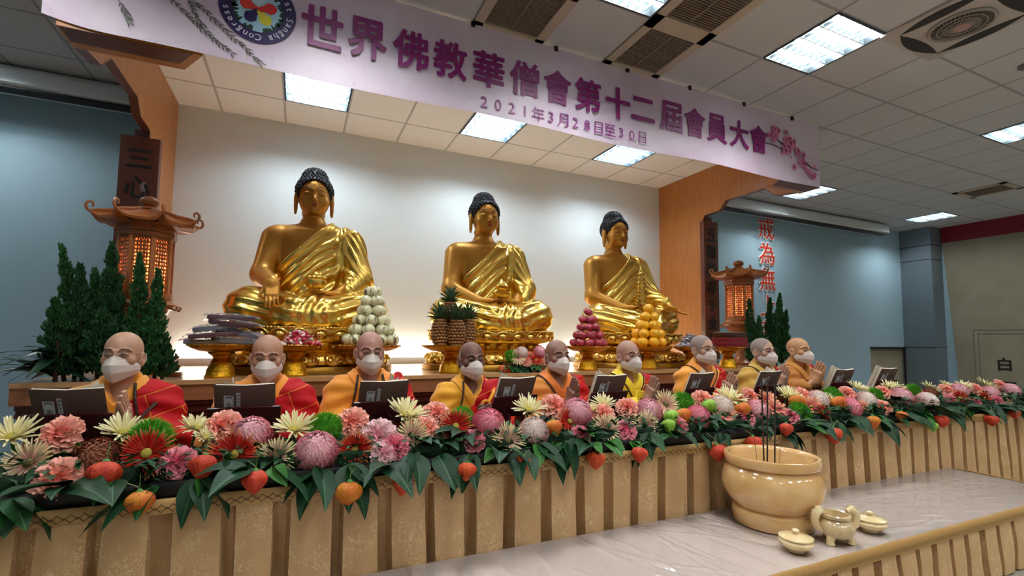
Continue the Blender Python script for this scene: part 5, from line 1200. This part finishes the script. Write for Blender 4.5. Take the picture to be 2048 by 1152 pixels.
    b = MB(); b.lathe([(.06, 1.225), (.075, 1.24), (.055, 1.258), (.035, 1.265), (.06, 1.285), (.066, 1.305), (.052, 1.33), (.02, 1.345), (0, 1.347)], 28); b.build('finial', M_lw2, t)
    return t
lantern(-1.075, 4.38, -.32, 'lit wooden lantern with carved lattice, above the cypress near the big leaves')
lantern(5.17, 4.40, .305, 'lit wooden lantern with carved lattice, in front of the red wall characters')
# ================================================================== CYPRESS and leafy plants
M_cy = mat('cypress green', '1d4f24', .8, noise='27642c', nscale=14); M_cy2 = mat('deep cypress green', '17441f', .8, noise='1e5426', nscale=14); M_bark = mat('brown stem', '3f2b1c', .85)
def cypress(name, base, top, R0, seed, label, group, bare=.12, m=M_cy, lean=0):
    r = random.Random(seed); B_ = Vector(base); T_ = Vector(top); ax = T_-B_; Hh = ax.length
    t = thing(name, label, 'cypress', base, 0, group); b = MB(); tz = Vector((0, 0, 1))
    path = lambda f: ax*f+Vector((lean*math.sin(f*PI)*.5, 0, 0))
    s = MB(); s.tube([path(f) for f in (0, .25, .5, .75, .97)], [.012, .010, .008, .005, .002], 6); s.build('stem', M_bark, t)
    n = int(2300*R0/.11*Hh)
    for k in range(n):
        f = bare+(1-bare)*(r.random()**.9); rad = R0*min(1, (f-bare)/.16+.25)*(1-((f-bare)/(1-bare))**1.5)**.8*(.78+.22*math.sin(f*37+seed+r.random()*1.5)); a = r.uniform(0, 2*PI); q = rad*r.random()**.4
        c = path(f)+Vector((q*math.cos(a), q*math.sin(a), 0)); out = Vector((math.cos(a)*.65, math.sin(a)*.65, 1.1+r.uniform(-.2, .5))).normalized(); L = r.uniform(.03, .062)*(.55+.45*(1-f)); w = L*.24
        sd = out.orthogonal().normalized(); sd = Matrix.Rotation(r.uniform(0, 6.28), 3, out)@sd
        b.add([c, c+out*L*.4+sd*w, c+out*L, c+out*L*.4-sd*w, c+out*L*.35+out.cross(sd)*w], [(0, 1, 2, 4), (0, 4, 2, 3)])
    b.build('foliage', m, t, smooth=False); return t
def cy_at(px, py, bx_, Y, R0, seed, label, group, m=M_cy, lean=0):
    top = at_y(px, py, Y); base = Vector((at_y(bx_, 740, Y).x, Y, ZS)); return cypress('cypress_branch', base, top, R0, seed, label, group, .05, m, lean)
g1 = 'cypress branches near the big leaves'
for k, (px, py, bx_, Y, R0, m, lean, lab) in enumerate(((121, 492, 150, 4.02, .085, M_cy, .05, 'slender curved cypress branch, tallest at the leafy outer end'), (160, 532, 165, 3.96, .10, M_cy2, 0, 'cypress branch standing just inside the slender curved one'), (189, 540, 195, 4.10, .09, M_cy, 0, 'cypress branch in the gap between the curved one and the lantern'), (224, 488, 225, 4.06, .115, M_cy2, 0, 'broad tall cypress branch beside the lantern lattice'), (279, 510, 275, 4.0, .085, M_cy, 0, 'narrow cypress branch in front of the glowing lantern panel'), (316, 541, 310, 3.98, .08, M_cy, 0, 'narrow cypress branch at the inner edge of the lantern'), (110, 600, 130, 3.9, .12, M_cy2, 0, 'short dense cypress branch low behind the leaves'), (205, 620, 215, 3.88, .16, M_cy2, 0, 'short dense cypress branch right behind the head of the first monk'), (300, 640, 285, 3.9, .13, M_cy, 0, 'short dense cypress branch at the foot of the lantern'), (335, 690, 325, 3.9, .09, M_cy2, 0, 'lowest cypress tuft beside the stage edge light'))):
    cy_at(px, py, bx_, Y, R0, 40+k, lab, g1, m, lean)
g2 = 'cypress branches by the wall characters'
for k, (px, py, bx_, Y, R0, m, lab) in enumerate(((1498, 600, 1505, 4.12, .095, M_cy2, 'cypress branch overlapping the post of the far lantern'), (1518, 634, 1520, 4.05, .085, M_cy, 'shorter cypress branch among the far group, inside the tall ones'), (1540, 597, 1538, 4.12, .085, M_cy2, 'cypress branch covering the lower red wall character'), (1560, 589, 1553, 4.08, .10, M_cy, 'tallest cypress branch of the far group'), (1573, 622, 1562, 4.02, .09, M_cy2, 'outermost cypress branch of the far group'), (1530, 680, 1530, 3.95, .16, M_cy2, 'low dense cypress branch behind the last two monks'))):
    cy_at(px, py, bx_, Y, R0, 60+k, lab, g2, m)
t = thing('leafy_plant', 'dark plant with long pointed glossy leaves at the outer end of the stage', 'plant', (at_y(112, 740, 3.86).x, 3.86, ZS))
r5 = random.Random(77); c0 = Vector((0, 0, 0)); DL = leaf_mesh('leaf', .30, .036, .30, mat('deep glossy leaf', '0f2f22', .35, noise='173c2a', nscale=10), 5)
for k in range(26):
    o = bpy.data.objects.new('leaf', DL); COL.objects.link(o); o.parent = t; a = r5.uniform(.2, 2*PI) if k > 9 else r5.uniform(.6, 2.4); s_ = r5.uniform(.7, 1.0)
    o.matrix_local = TR(0, 0, r5.uniform(.02, .22))@RZ(a)@RX(r5.uniform(-.25, .75))@RY(r5.uniform(-.5, .5))@Matrix.Scale(s_, 4)
o = bpy.data.objects.new('leaf', leaf_mesh('leaf', .34, .020, .02, mat('pale leaf', '2d6b35', .5), 8)); COL.objects.link(o); o.parent = t; o.matrix_local = TR(-.02, 0, .10)@RZ(PI/2+.05)@RX(.05)
b = MB(); b.tube([(0, 0, 0), (0, 0, .3)], .012, 7); b.build('stem', M_bark, t)
# carved wooden foot ornament beside the plants
t = thing('carved_ornament', 'small carved red brown wooden ornament on the stage beside the plants', 'ornament', (at_y(348, 745, 4.15).x, 4.15, ZS+.001))
b = MB(); b.rbox((-.05, -.05, 0), (.05, .05, .03), .008); b.build('base', M_lw2, t)
b = MB(); b.tube([(-.02, 0, .03), (.02, 0, .07), (-.02, 0, .11), (.015, 0, .14), (.0, 0, .165)], [.02, .022, .018, .016, .008], 8); b.build('carving', M_lw, t)
# ================================================================== MONKS
def head_sdf(q):
    f = ell(q, (0, .014, .032), (.076, .096, .086)); f = smin(f, ell(q, (0, -.020, -.035), (.064, .068, .082)), .03)
    f = smin(f, ell(q, (0, -.032, -.082), (.050, .052, .040)), .025)
    for s in (-1, 1):
        f = smin(f, ell(q, (s*.046, -.056, -.022), (.022, .022, .022)), .018)
        f = smax(f, -ell(q, (s*.031, -.097, .008), (.021, .015, .012)), .010)
        f = smin(f, ell(q, (s*.031, -.0755, .006), (.018, .014, .012)), .005)
        f = smin(f, chain(q, [(s*.012, -.087, .026), (s*.034, -.083, .033), (s*.056, -.062, .024)], [.005, .0055, .003], .003), .010)
        e = ell(q, (s*.078, .014, -.016), (.011, .021, .033)); e = smax(e, -ell(q, (s*.088, .008, -.012), (.009, .011, .018)), .004); e = smin(e, ell(q, (s*.076, .006, -.044), (.008, .010, .012)), .008)
        f = smin(f, e, .006)
    f = smin(f, chain(q, [(0, -.084, .018), (0, -.097, -.008), (0, -.108, -.030)], [.007, .009, .013], .004), .012)
    for s in (-1, 1): f = smin(f, ell(q, (s*.013, -.095, -.034), (.010, .010, .008)), .006)
    f = smin(f, ell(q, (0, -.088, -.062), (.022, .010, .006)), .006); f = smin(f, ell(q, (0, -.085, -.072), (.018, .010, .006)), .005)
    return f
def surf_y(x, z):
    ys = np.linspace(-.14, .05, 400); d = head_sdf(np.stack([np.full(400, x), ys, np.full(400, z)], 1)); i = np.argmax(d < 0); return float(ys[i]) if d[i] < 0 else -.05
HC = np.array([0, 0, -.118])
def kasaya_mat(name, col, line):
    m = mat(name, col, .7, spec=.25); nt = m.node_tree; bs = nt.nodes['Principled BSDF']; tc = node(m, 'ShaderNodeTexCoord'); mp = node(m, 'ShaderNodeMapping'); mp.inputs['Rotation'].default_value = (PI/2, 0, .35); nt.links.new(tc.outputs['Object'], mp.inputs[0])
    br = node(m, 'ShaderNodeTexBrick'); br.inputs['Scale'].default_value = 1; br.inputs['Brick Width'].default_value = .24; br.inputs['Row Height'].default_value = .11; br.inputs['Mortar Size'].default_value = .0018; br.inputs['Mortar Smooth'].default_value = 0
    br.inputs['Color1'].default_value = br.inputs['Color2'].default_value = (*lin(col), 1); br.inputs['Mortar'].default_value = (*lin(line), 1); nt.links.new(mp.outputs[0], br.inputs['Vector']); nt.links.new(br.outputs['Color'], bs.inputs['Base Color']); return m
M_mask = mat('white mask', 'd3c6be', .7); M_loop = mat('mask loop', 'e2dcd8', .7); M_brow = mat('dark brows', '1f1614', .9); M_eye = mat('dark eyes', '120c0b', .4); M_bead = mat('dark beads', '3a2118', .35); M_stub = mat('grey stubble', '8a7a72', .9, noise='978880', nscale=200)
M_gl = mat('dark frames', '1a1514', .3); M_gl2 = mat('thin metal frames', '8a7d70', .3, metal=.8)
M_kas = kasaya_mat('red stitched robe', 'b81019', 'e28a34'); M_kas2 = kasaya_mat('red pale stitched robe', 'ae1420', 'c98078')
# folded mask shape shared by everyone
mk = MB()
def mask_pt(u, v, off=0.0):
    au = abs(u); yc = np.interp(v, (0, .16, .36, .70, 1), (-.106, -.123, -.138, -.134, -.102)); zc = np.interp(v, (0, .36, .70, 1), (.002, -.040, -.082, -.126)); zs = np.interp(v, (0, .36, .70, 1), (-.030, -.046, -.066, -.088)); hw = np.interp(v, (0, .36, .70, 1), (.064, .077, .079, .066))
    ys = np.interp(v, (0, .36, .7, 1), (-.038, -.012, -.008, -.018)); k = au**1.9
    return Vector((u*hw*(1-.0*au), ys+(yc-ys)*(1-k)+off, zc+(zs-zc)*au**1.3))
mk.grid(lambda u, v: mask_pt(u*2-1, v), 24, 25); mk.grid(lambda u, v: mask_pt(1-u*2, v, .003), 24, 25)
MASK = bpy.data.meshes.new('face_mask'); MASK.from_pydata(mk.v, [], mk.f); MASK.materials.append(M_mask)
MASK.polygons.foreach_set('use_smooth', [True]*len(MASK.polygons)); MASK.set_sharp_from_angle(angle=math.radians(20))
lp = MB()
for s in (-1, 1):
    lp.tube([(s*.068, -.015, -.046), (s*.076, -.006, -.02), (s*.083, .012, .014), (s*.088, .028, .006)], .0016, 5); lp.tube([(s*.067, -.016, -.066), (s*.074, .0, -.055), (s*.082, .016, -.045), (s*.089, .030, -.02), (s*.088, .028, .006)], .0016, 5)
LOOPS = bpy.data.meshes.new('ear_loops'); LOOPS.from_pydata(lp.v, [], lp.f); LOOPS.materials.append(M_loop)
feat = {}
for s in (-1, 1):
    b = MB(); b.tube([(s*x, surf_y(s*x, z)-.0005, z) for x, z in ((.014, .030), (.026, .0345), (.042, .034), (.054, .027))], [.0026, .0046, .004, .0012], 6, flat=.7); feat['brow', s] = b
    b = MB(); b.tube([(s*x, surf_y(s*x, z)-.0004, z) for x, z in ((.016, .004), (.024, .0065), (.033, .0072), (.042, .0055), (.048, .002))], [.001, .003, .0036, .003, .001], 6, flat=.8); feat['eye', s] = b
    b = MB(); b.tube([(s*x, surf_y(s*x, z)-.0003, z) for x, z in ((.016, .007), (.024, .011), (.033, .0122), (.042, .0105), (.050, .006))], [.0006, .0014, .0016, .0014, .0006], 5, flat=.8); feat['lid', s] = b
def robe_solid(p, arms):
    f = chain(p, [(0, .045, -.36), (0, .05, -.62), (0, .07, -.78)], [.125, .150, .170], .05, (1.10, .86, 1))
    f = smin(f, cap(p, (-.145, .035, -.345), (.145, .035, -.345), .078), .07)
    f = smin(f, cap(p, (0, .045, -.315), (0, .040, -.235), .100, .070), .05)
    for s in (-1, 1):
        E_, W_ = arms[s]; a = chain(p, [(s*.165, .035, -.36), E_, W_], [.080, .086, .074], .05); f = smin(f, a, .045)
    return f
def make_monk(i, X, ztop, label, skin, robe_c, collar_c, kas=True, hz=-.43, hy=-.235, fist=False, glasses=None, beads=None, stubble=False, brow=M_brow, yaw=0, pitch=0, neck_p=.08, kas_m=None, tie=None, width=1.0, body_yaw=0, piping=False, hx=0):
    root = thing('person', label, 'person', (X, 2.95, 0), body_yaw, 'seated monks'); Z0 = ztop; LOC = (0, 0, Z0)
    Rh = (RZ(yaw)@RX(pitch)).to_3x3(); Rn = np.array(Rh); sw = width
    m_skin = mat('skin %d' % i, skin, .5, noise=tuple(min(1, c*1.06) for c in tuple(int(skin[k:k+2], 16)/255 for k in (0, 2, 4))), nscale=25, sss=.08)
    W = {s: np.array([s*(.030 if not fist else .040)+hx, hy, hz]) for s in (-1, 1)}; EL = {s: (s*.218*sw, -.015, -.565) for s in (-1, 1)}
    arms = {s: (EL[s], tuple(W[s]*np.array([1, 1, 1])+np.array([s*.055, .055, -.045]))) for s in (-1, 1)}
    def body(p):
        q = (p-HC)@Rn; f = head_sdf(q)
        f = smin(f, cap(p, (0, .028, -.19), (0, .045, -.31), .050, .058), .025)
        t = smin(ell(p, (0, .035, -.46), (.135, .085, .17)), cap(p, (-.135, .035, -.36), (.135, .035, -.36), .052), .05); t = smin(t, ell(p, (0, .05, -.72), (.14, .10, .20)), .06); f = smin(f, t, .04)
        for s in (-1, 1):
            f = smin(f, chain(p, [(s*.16, .035, -.37), EL[s], W[s]], [.048, .038, .026], .02), .02)
            d = (-s*.06, -.36, .93) if not fist else (-s*.35, -.55, .75); n_ = (-s, 0, 0) if not fist else (-s*.8, .3, -.3)
            hw = (W[s]-np.array([hx, 0, 0]))*np.array([.55, 1, 1])+np.array([hx, 0, 0]) if not fist else W[s]
            f = smin(f, hand(p, hw, d, n_, -s, 1.1, .08 if not fist else 1.1, .16, .3 if not fist else .9, .0018), .008)
        return f
    sdf_obj('body', body, (-.34, -.36, -.92), (.34, .18, .012), .0042, m_skin, root, loc=LOC)
    m_robe = mat('robe %d' % i, robe_c, .7, sheen=.3, bump=.08, bscale=30); m_col = mat('robe collar %d' % i, collar_c, .7, sheen=.3)
    vw = lambda p: (np.abs(p[:, 0])-(p[:, 2]+.350)*.62)*.85
    def fold(p):
        u = p[:, 0]*np.where(p[:, 0] > 0, 1, -1); ang = np.arctan2(p[:, 2]+.33, u+.02)
        return .006*np.sin(ang*15+i*1.3+2*np.sin(p[:, 1]*14))*np.clip((u-.06)*9, 0, 1)+.0035*np.sin(p[:, 2]*46+p[:, 0]*26+i)*np.clip((u-.1)*8, 0, 1)
    lower = lambda p: smin(smin(*[chain(p, [(s*.10, .06, -.795), (s*.14, -.34, -.78), (s*.15, -.36, -1.20)], [.11, .085, .09], .04) for s in (-1, 1)], .06), ell(p, (0, .06, -.80), (.2, .16, .10)), .05)
    def robe(p):
        f = robe_solid(p, arms)+fold(p); f = smax(f, -smax(vw(p), p[:, 1]-.01, .01), .006)
        for s in (-1, 1):      # open sleeve ends
            f = smax(f, -cap(p, arms[s][1], W[s], .045, .050), .010)
        f = smin(f, lower(p), .04)
        return smax(f, -(Z0-.02)-p[:, 2], .01)
    sdf_obj('robe', robe, (-.40, -.50, -1.36), (.40, .30, -.20), .0095, m_robe, root, loc=LOC)
    def collar(p):
        f = robe_solid(p, arms)-.008; w = vw(p); f = smax(f, -(w-.000), .004); f = smax(f, w-.052, .006); f = smax(f, p[:, 1]-.075, .006); return smax(smax(f, -.60-p[:, 2], .01), -(robe_solid(p, arms)+.012), .002)
    sdf_obj('collar', collar, (-.14, -.22, -.63), (.14, .12, -.20), .0055, m_col, root, loc=LOC)
    if piping:
        def pip(p):
            f = robe_solid(p, arms)-.0105; w = vw(p)-.056; return smax(smax(smax(f, np.abs(w)-.005, .002), p[:, 1]-.06, .002), -(robe_solid(p, arms)), .002)
        sdf_obj('collar_piping', pip, (-.18, -.22, -.60), (.18, .10, -.20), .004, mat('dark piping', '2a1a14', .7), root, loc=LOC)
    if kas:
        n_ = nrmz((-.40, 0, .23)); p0 = np.array([neck_p, 0, -.262])
        def kasaya(p):
            f = robe_solid(p, arms)+fold(p)-.013+.004*np.sin((p[:, 0]*.55+p[:, 2])*60); f = smax(f, (p-p0)@n_, .008); f = smax(f, -.80-p[:, 2], .01)
            for s in (1,): f = smax(f, -cap(p, arms[s][1], W[s], .05, .055), .008)
            f = smax(f, -smax(vw(p)-.035, p[:, 1]-.03, .01), .006) if i not in (4,) else f
            return smax(f, -(robe_solid(p, arms)+fold(p)+.012), .002)
        sdf_obj('shoulder_wrap', kasaya, (-.32, -.34, -.82), (.42, .26, -.20), .0085, kas_m or M_kas, root, loc=LOC)
    HM = Matrix.Translation((0, 0, Z0+HC[2]))@Rh.to_4x4()
    for nm, me in (('face_mask', MASK), ('ear_loops', LOOPS)):
        o = bpy.data.objects.new(nm, me); COL.objects.link(o); o.parent = root; o.matrix_local = HM
    for (k, s), b in feat.items():
        o = b.build({'brow': 'eyebrow', 'eye': 'eye', 'lid': 'eyelid_crease'}[k], brow if k == 'brow' else M_eye if k == 'eye' else mat('lid crease', '4a2f26', .8), root); o.matrix_local = HM
    if stubble:
        def stub(p):
            f = head_sdf(p)-.0012; f = smax(f, -ell(p, (0, -.085, -.02), (.075, .070, .105)), .006); f = smax(f, -.045-p[:, 2], .005); f = smax(f, -ell(p, (.08, .0, -.03), (.03, .035, .05)), .004); f = smax(f, -ell(p, (-.08, .0, -.03), (.03, .035, .05)), .004); return smax(f, -(head_sdf(p)+.006), .001)
        o = sdf_obj('hair_stubble', stub, (-.09, -.10, -.06), (.09, .12, .125), .004, M_stub, root); o.matrix_local = HM
    if glasses:
        b = MB(); gm = M_gl if glasses == 'dark' else M_gl2; th = .0016 if glasses == 'dark' else .0009
        for s in (-1, 1):
            b.tube([(s*(.034+.024*math.cos(a)*(abs(math.cos(a))**-.3 if abs(math.cos(a)) > .2 else 1)), -.1135+.010*abs(.0)+.012*((.034+.024*math.cos(a))/.06)**2, .004+.0165*math.sin(a)) for a in np.linspace(0, 2*PI, 24, endpoint=False)], th, 5, closed=True)
            b.tube([(s*.058, -.102, .010), (s*.072, -.07, .010), (s*.079, -.01, .008), (s*.082, .015, .004)], th, 5)
        b.tube([(-.012, -.113, .008), (0, -.116, .011), (.012, -.113, .008)], th, 5); o = b.build('glasses', gm, root); o.matrix_local = HM
    if beads:
        sides = {'both': (-1, 1), 'left': (1,), 'right': (-1,)}[beads]
        for s in sides:
            b = MB()
            for k in range(40):
                f_ = k/39; x = s*(.070+.045*f_); z = -.255-.30*f_; ys = np.linspace(-.32, .1, 300); d = robe_solid(np.stack([np.full(300, x), ys, np.full(300, z)], 1), arms)-.013; j = np.argmax(d < 0); y = ys[j] if d[j] < 0 else .02
                b.ell((x, y-.006, z), (.0075, .0075, .0078), 8, 6)
            b.build('prayer_beads', M_bead, root, loc=LOC)
    if tie == 'knot':
        b = MB(); m_ = mat('yellow knot', 'dc9420', .6)
        b.tube([(.055+.028*math.cos(a), -.125, -.395+.028*math.sin(a)) for a in np.linspace(0, 2*PI, 16, endpoint=False)], .010, 8, closed=True); b.tube([(.08, -.115, -.37), (.12, -.085, -.325), (.14, -.05, -.30)], [.010, .013, .008], 8); b.tube([(.04, -.13, -.42), (.02, -.13, -.455), (-.03, -.135, -.47)], [.010, .014, .008], 8); b.build('robe_knot', m_, root, loc=LOC)
    if tie == 'sash':
        b = MB(); m_ = m_col
        b.rbox((-.05, -.012, -.17), (.028, .012, .0), .008, TR(-.01, -.165, -.36)@RX(.12)@RY(.12)); b.rbox((-.045, -.012, -.12), (.03, .012, 0), .008, TR(-.005, -.19, -.535)@RX(.05)); b.build('hanging_sash', m_, root, loc=LOC)
    if tie == 'pendant':
        b = MB(); b.tube([(.10+.018*math.cos(a), -.130, -.43+.018*math.sin(a)) for a in np.linspace(0, 2*PI, 14, endpoint=False)], .006, 7, closed=True); b.tube([(.115, -.115, -.41), (.16, -.07, -.35), (.185, -.045, -.325)], [.007, .011, .013], 7); b.build('bead_pendant', M_bead, root, loc=LOC)
    return root
MK = [(-.790, 1.333), (-.152, 1.325), (.392, 1.353), (1.033, 1.298), (1.670, 1.318), (2.287, 1.318), (3.034, 1.368), (3.742, 1.352), (4.218, 1.362)]
CF_ = [dict(label='bald monk in rimless glasses beside the lantern plants, red wrap and dark beads', skin='b88b73', robe_c='e3921c', collar_c='e8981e', glasses='thin', beads='left', tie='pendant', hz=-.45, hx=.085, yaw=-.06),
 dict(label='bald monk looking down behind his book, between the packets and sweets', skin='b08068', robe_c='e68d1e', collar_c='e88a1c', pitch=.16, hz=-.47),
 dict(label='bald monk with eyes lowered and bead strands on both shoulders', skin='a97a6c', robe_c='ec9520', collar_c='f08f24', beads='both', pitch=.12, glasses='thin', neck_p=.15, hz=-.48),
 dict(label='dark skinned monk with a yellow knot on his red wrap', skin='6f4a3d', robe_c='e8a41a', collar_c='eda21c', tie='knot', fist=True, hz=-.49, neck_p=.06, brow=mat('black brows', '0e0a09', .9), beads='right'),
 dict(label='tanned monk with palms pressed at his chin, beside the stage bouquet', skin='8d6455', robe_c='d8852f', collar_c='e6781f', hz=-.425, neck_p=.12, hx=-.03, piping=True),
 dict(label='monk in a bright yellow robe with a hanging yellow sash', skin='a87d6c', robe_c='ecc814', collar_c='f2d018', glasses='thin', tie='sash', hz=-.43, neck_p=.14, piping=True),
 dict(label='monk in orange with grey stubble and dark glasses below the silvery sweets', skin='b18a76', robe_c='e6972b', collar_c='ea8e26', glasses='dark', stubble=True, hz=-.47, neck_p=.16, piping=True),
 dict(label='monk in a mustard robe with grey hair and glasses', skin='b08a76', robe_c='bb8f2c', collar_c='c39a30', glasses='dark', stubble=True, hz=-.40, hx=-.07, hy=-.20, neck_p=.14, kas_m=M_kas2, piping=True),
 dict(label='monk in a brown orange robe at the far end of the row', skin='bd8c66', robe_c='b8741f', collar_c='bb7a22', glasses='thin', hz=-.39, hx=-.07, hy=-.19, neck_p=.15)]
for i, ((x, z), c) in enumerate(zip(MK, CF_)): make_monk(i+1, x, z, **c)
# ================================================================== CHAIRS, BOOK STANDS, BOOKS
def chair(x, label, rz):
    t = thing('wooden_chair', label, 'chair', (x, 3.06, 0), rz, 'chairs of the monks'); m = wood('chair wood', '7d4a26', '94592f', .4, (2, 2, 2))
    b = MB(); b.rbox((-.22, -.26, .36), (.22, .20, .39), .01); b.build('seat', m, t)
    for sx in (-1, 1):
        for sy in (-1, 1): b = MB(); b.tube([(sx*.2, -.21 if sy < 0 else .19, 0), (sx*.2, -.21 if sy < 0 else .2, .37)], .018, 8); b.build('leg', m, t)
        b = MB(); b.tube([(sx*.2, .19, .37), (sx*.21, .23, .66), (sx*.2, .26, .84)], .016, 8); b.build('back_post', m, t)
    b = MB()
    for z in (.62, .67, .72, .77, .82): b.tube([(-.2, .22+.05*(z-.6), z), (-.1, .265+.05*(z-.6), z), (.1, .265+.05*(z-.6), z), (.2, .22+.05*(z-.6), z)], .011, 7)
    b.build('back_slats', m, t); return t
for i, (x, z) in enumerate(MK): chair(x, 'brown slatted chair under the %s' % ('monk nearest the plants', 'monk looking down at his book', 'monk with two bead strands', 'dark skinned monk', 'tanned monk by the bouquet', 'monk in bright yellow', 'monk with grey stubble and dark glasses', 'monk in the mustard robe', 'monk at the far end')[i], 0)
M_cover = mat('dark book cover', '5a4139', .5); M_page = mat('book pages', 'd9d0bd', .8); M_labl = mat('white book label', 'c9ccd0', .7); M_ink = mat('label print', '3a3f4a', .8); M_stand = wood('book stand wood', '3a0d14', '4a141c', .3, (.5, 3, 3), coat=.4)
BK = [(-.862, -.10, 0), (-.218, -.02, 1), (.422, .06, 2), (1.19, .16, 0), (1.86, .10, 3), (2.64, .10, 0), (3.345, .06, 1), (4.26, .0, 3), (4.90, .0, 0)]
who = ('first monk, by the plants', 'monk looking down', 'monk with two bead strands', 'dark skinned monk', 'monk in bright yellow', 'monk with grey stubble and dark glasses', 'monk in the mustard robe', 'monk at the far end', 'empty place past the last monk')
for i, (x, rz, v) in enumerate(BK):
    y = 2.60; zb = ZT
    t = thing('book_stand', 'dark red wooden book stand before the %s' % who[i], 'book stand', (x, y, zb), rz, 'book stands'); T_ = .42    # top leans away from the reader, towards the garland
    M_ = TR(0, .05, .14)@RX(T_)
    b = MB(); b.rbox((-.155, -.010, .0), (.155, .004, .140), .006, M_); b.build('back_board', M_stand, t)
    b = MB(); b.rbox((-.155, .004, .0), (.155, .045, .012), .004, M_); b.build('ledge', M_stand, t)
    b = MB(); b.rbox((-.06, -.02, 0), (-.045, .08, .16), .004); b.rbox((.045, -.02, 0), (.06, .08, .16), .004); b.rbox((-.11, -.04, 0), (.11, .12, .014), .005); b.build('foot', M_stand, t)
    bt = thing('open_book', 'open dark covered book on the stand before the %s' % who[i], 'book', (x, y, zb), rz, 'open books')
    MBk = M_@TR(0, .0045, .0125); Hb = .235; Wb = .128
    b = MB()
    for s in (-1, 1): b.rbox((-.001, 0, 0), (Wb, .003, Hb), .001, MBk@Matrix.Diagonal((s, 1, 1, 1))@Matrix.Rotation(.10, 4, 'Z'))
    b.build('cover', M_cover, bt)
    for s in (-1, 1):
        r = random.Random(i*2+s); th = .010+r.uniform(0, .010); b = MB(); b.rbox((.001, .0032, .004), (Wb-.005, .0032+th, Hb-.002), .002, MBk@Matrix.Diagonal((s, 1, 1, 1))@Matrix.Rotation(.10, 4, 'Z')); b.build('pages', M_page, bt)
    for k in range(2):
        s = (1, -1, 1, -1, -1, 1, 1, -1, -1)[i]; a = .5+.5*k+(.15*v); b = MB(); b.grid(lambda u, w, a=a, s=s: MBk@Vector((s*u*Wb*.92*math.cos(a*u*.9), .016+u*Wb*.8*math.sin(a*u*.9), .006+w*(Hb-.01))), 8, 2); b.build('raised_page', M_page, bt, smooth='all')
    lab = MB(); ink = MB(); Ml = MBk@Matrix.Diagonal((-1, 1, 1, 1))@Matrix.Rotation(.10, 4, 'Z')
    lab.box((.048, -.0010, Hb-.155), (.088, .0005, Hb-.055), Ml); o = lab.build('cover_label', M_labl, bt, smooth=False)
    for (u0, u1, w0, w1) in ((.052, .084, .066, .068), (.052, .053, .068, .15), (.083, .084, .068, .15)): ink.box((u0, -.0014, Hb-w1), (u1, -.0008, Hb-w0), Ml)
    for q in range(5): ink.ell((.068+(q-2)*.006, -.0012, Hb-.061-.002*(q % 2)), (.003, .0006, .003), 6, 4, Ml)
    put_text(ink, '金', .026, Ml@TR(.068, -.0012, Hb-.102)@UPRIGHT@Matrix.Diagonal((-1, 1, 1, 1)), 0, .0003); ink.build('label_print', M_ink, o, smooth=False)
    lab = MB(); lab.box((.020, -.0010, Hb-.155), (.036, .0005, Hb-.040), Ml); o = lab.build('title_strip', M_labl, bt, smooth=False)
    ink = MB()
    for q, ch in enumerate('佛說經文課本'): put_text(ink, ch, .014, Ml@TR(.028, -.0012, Hb-.052-q*.017)@UPRIGHT@Matrix.Diagonal((-1, 1, 1, 1)), 0, .0003)
    ink.build('title_print', M_ink, o, smooth=False)
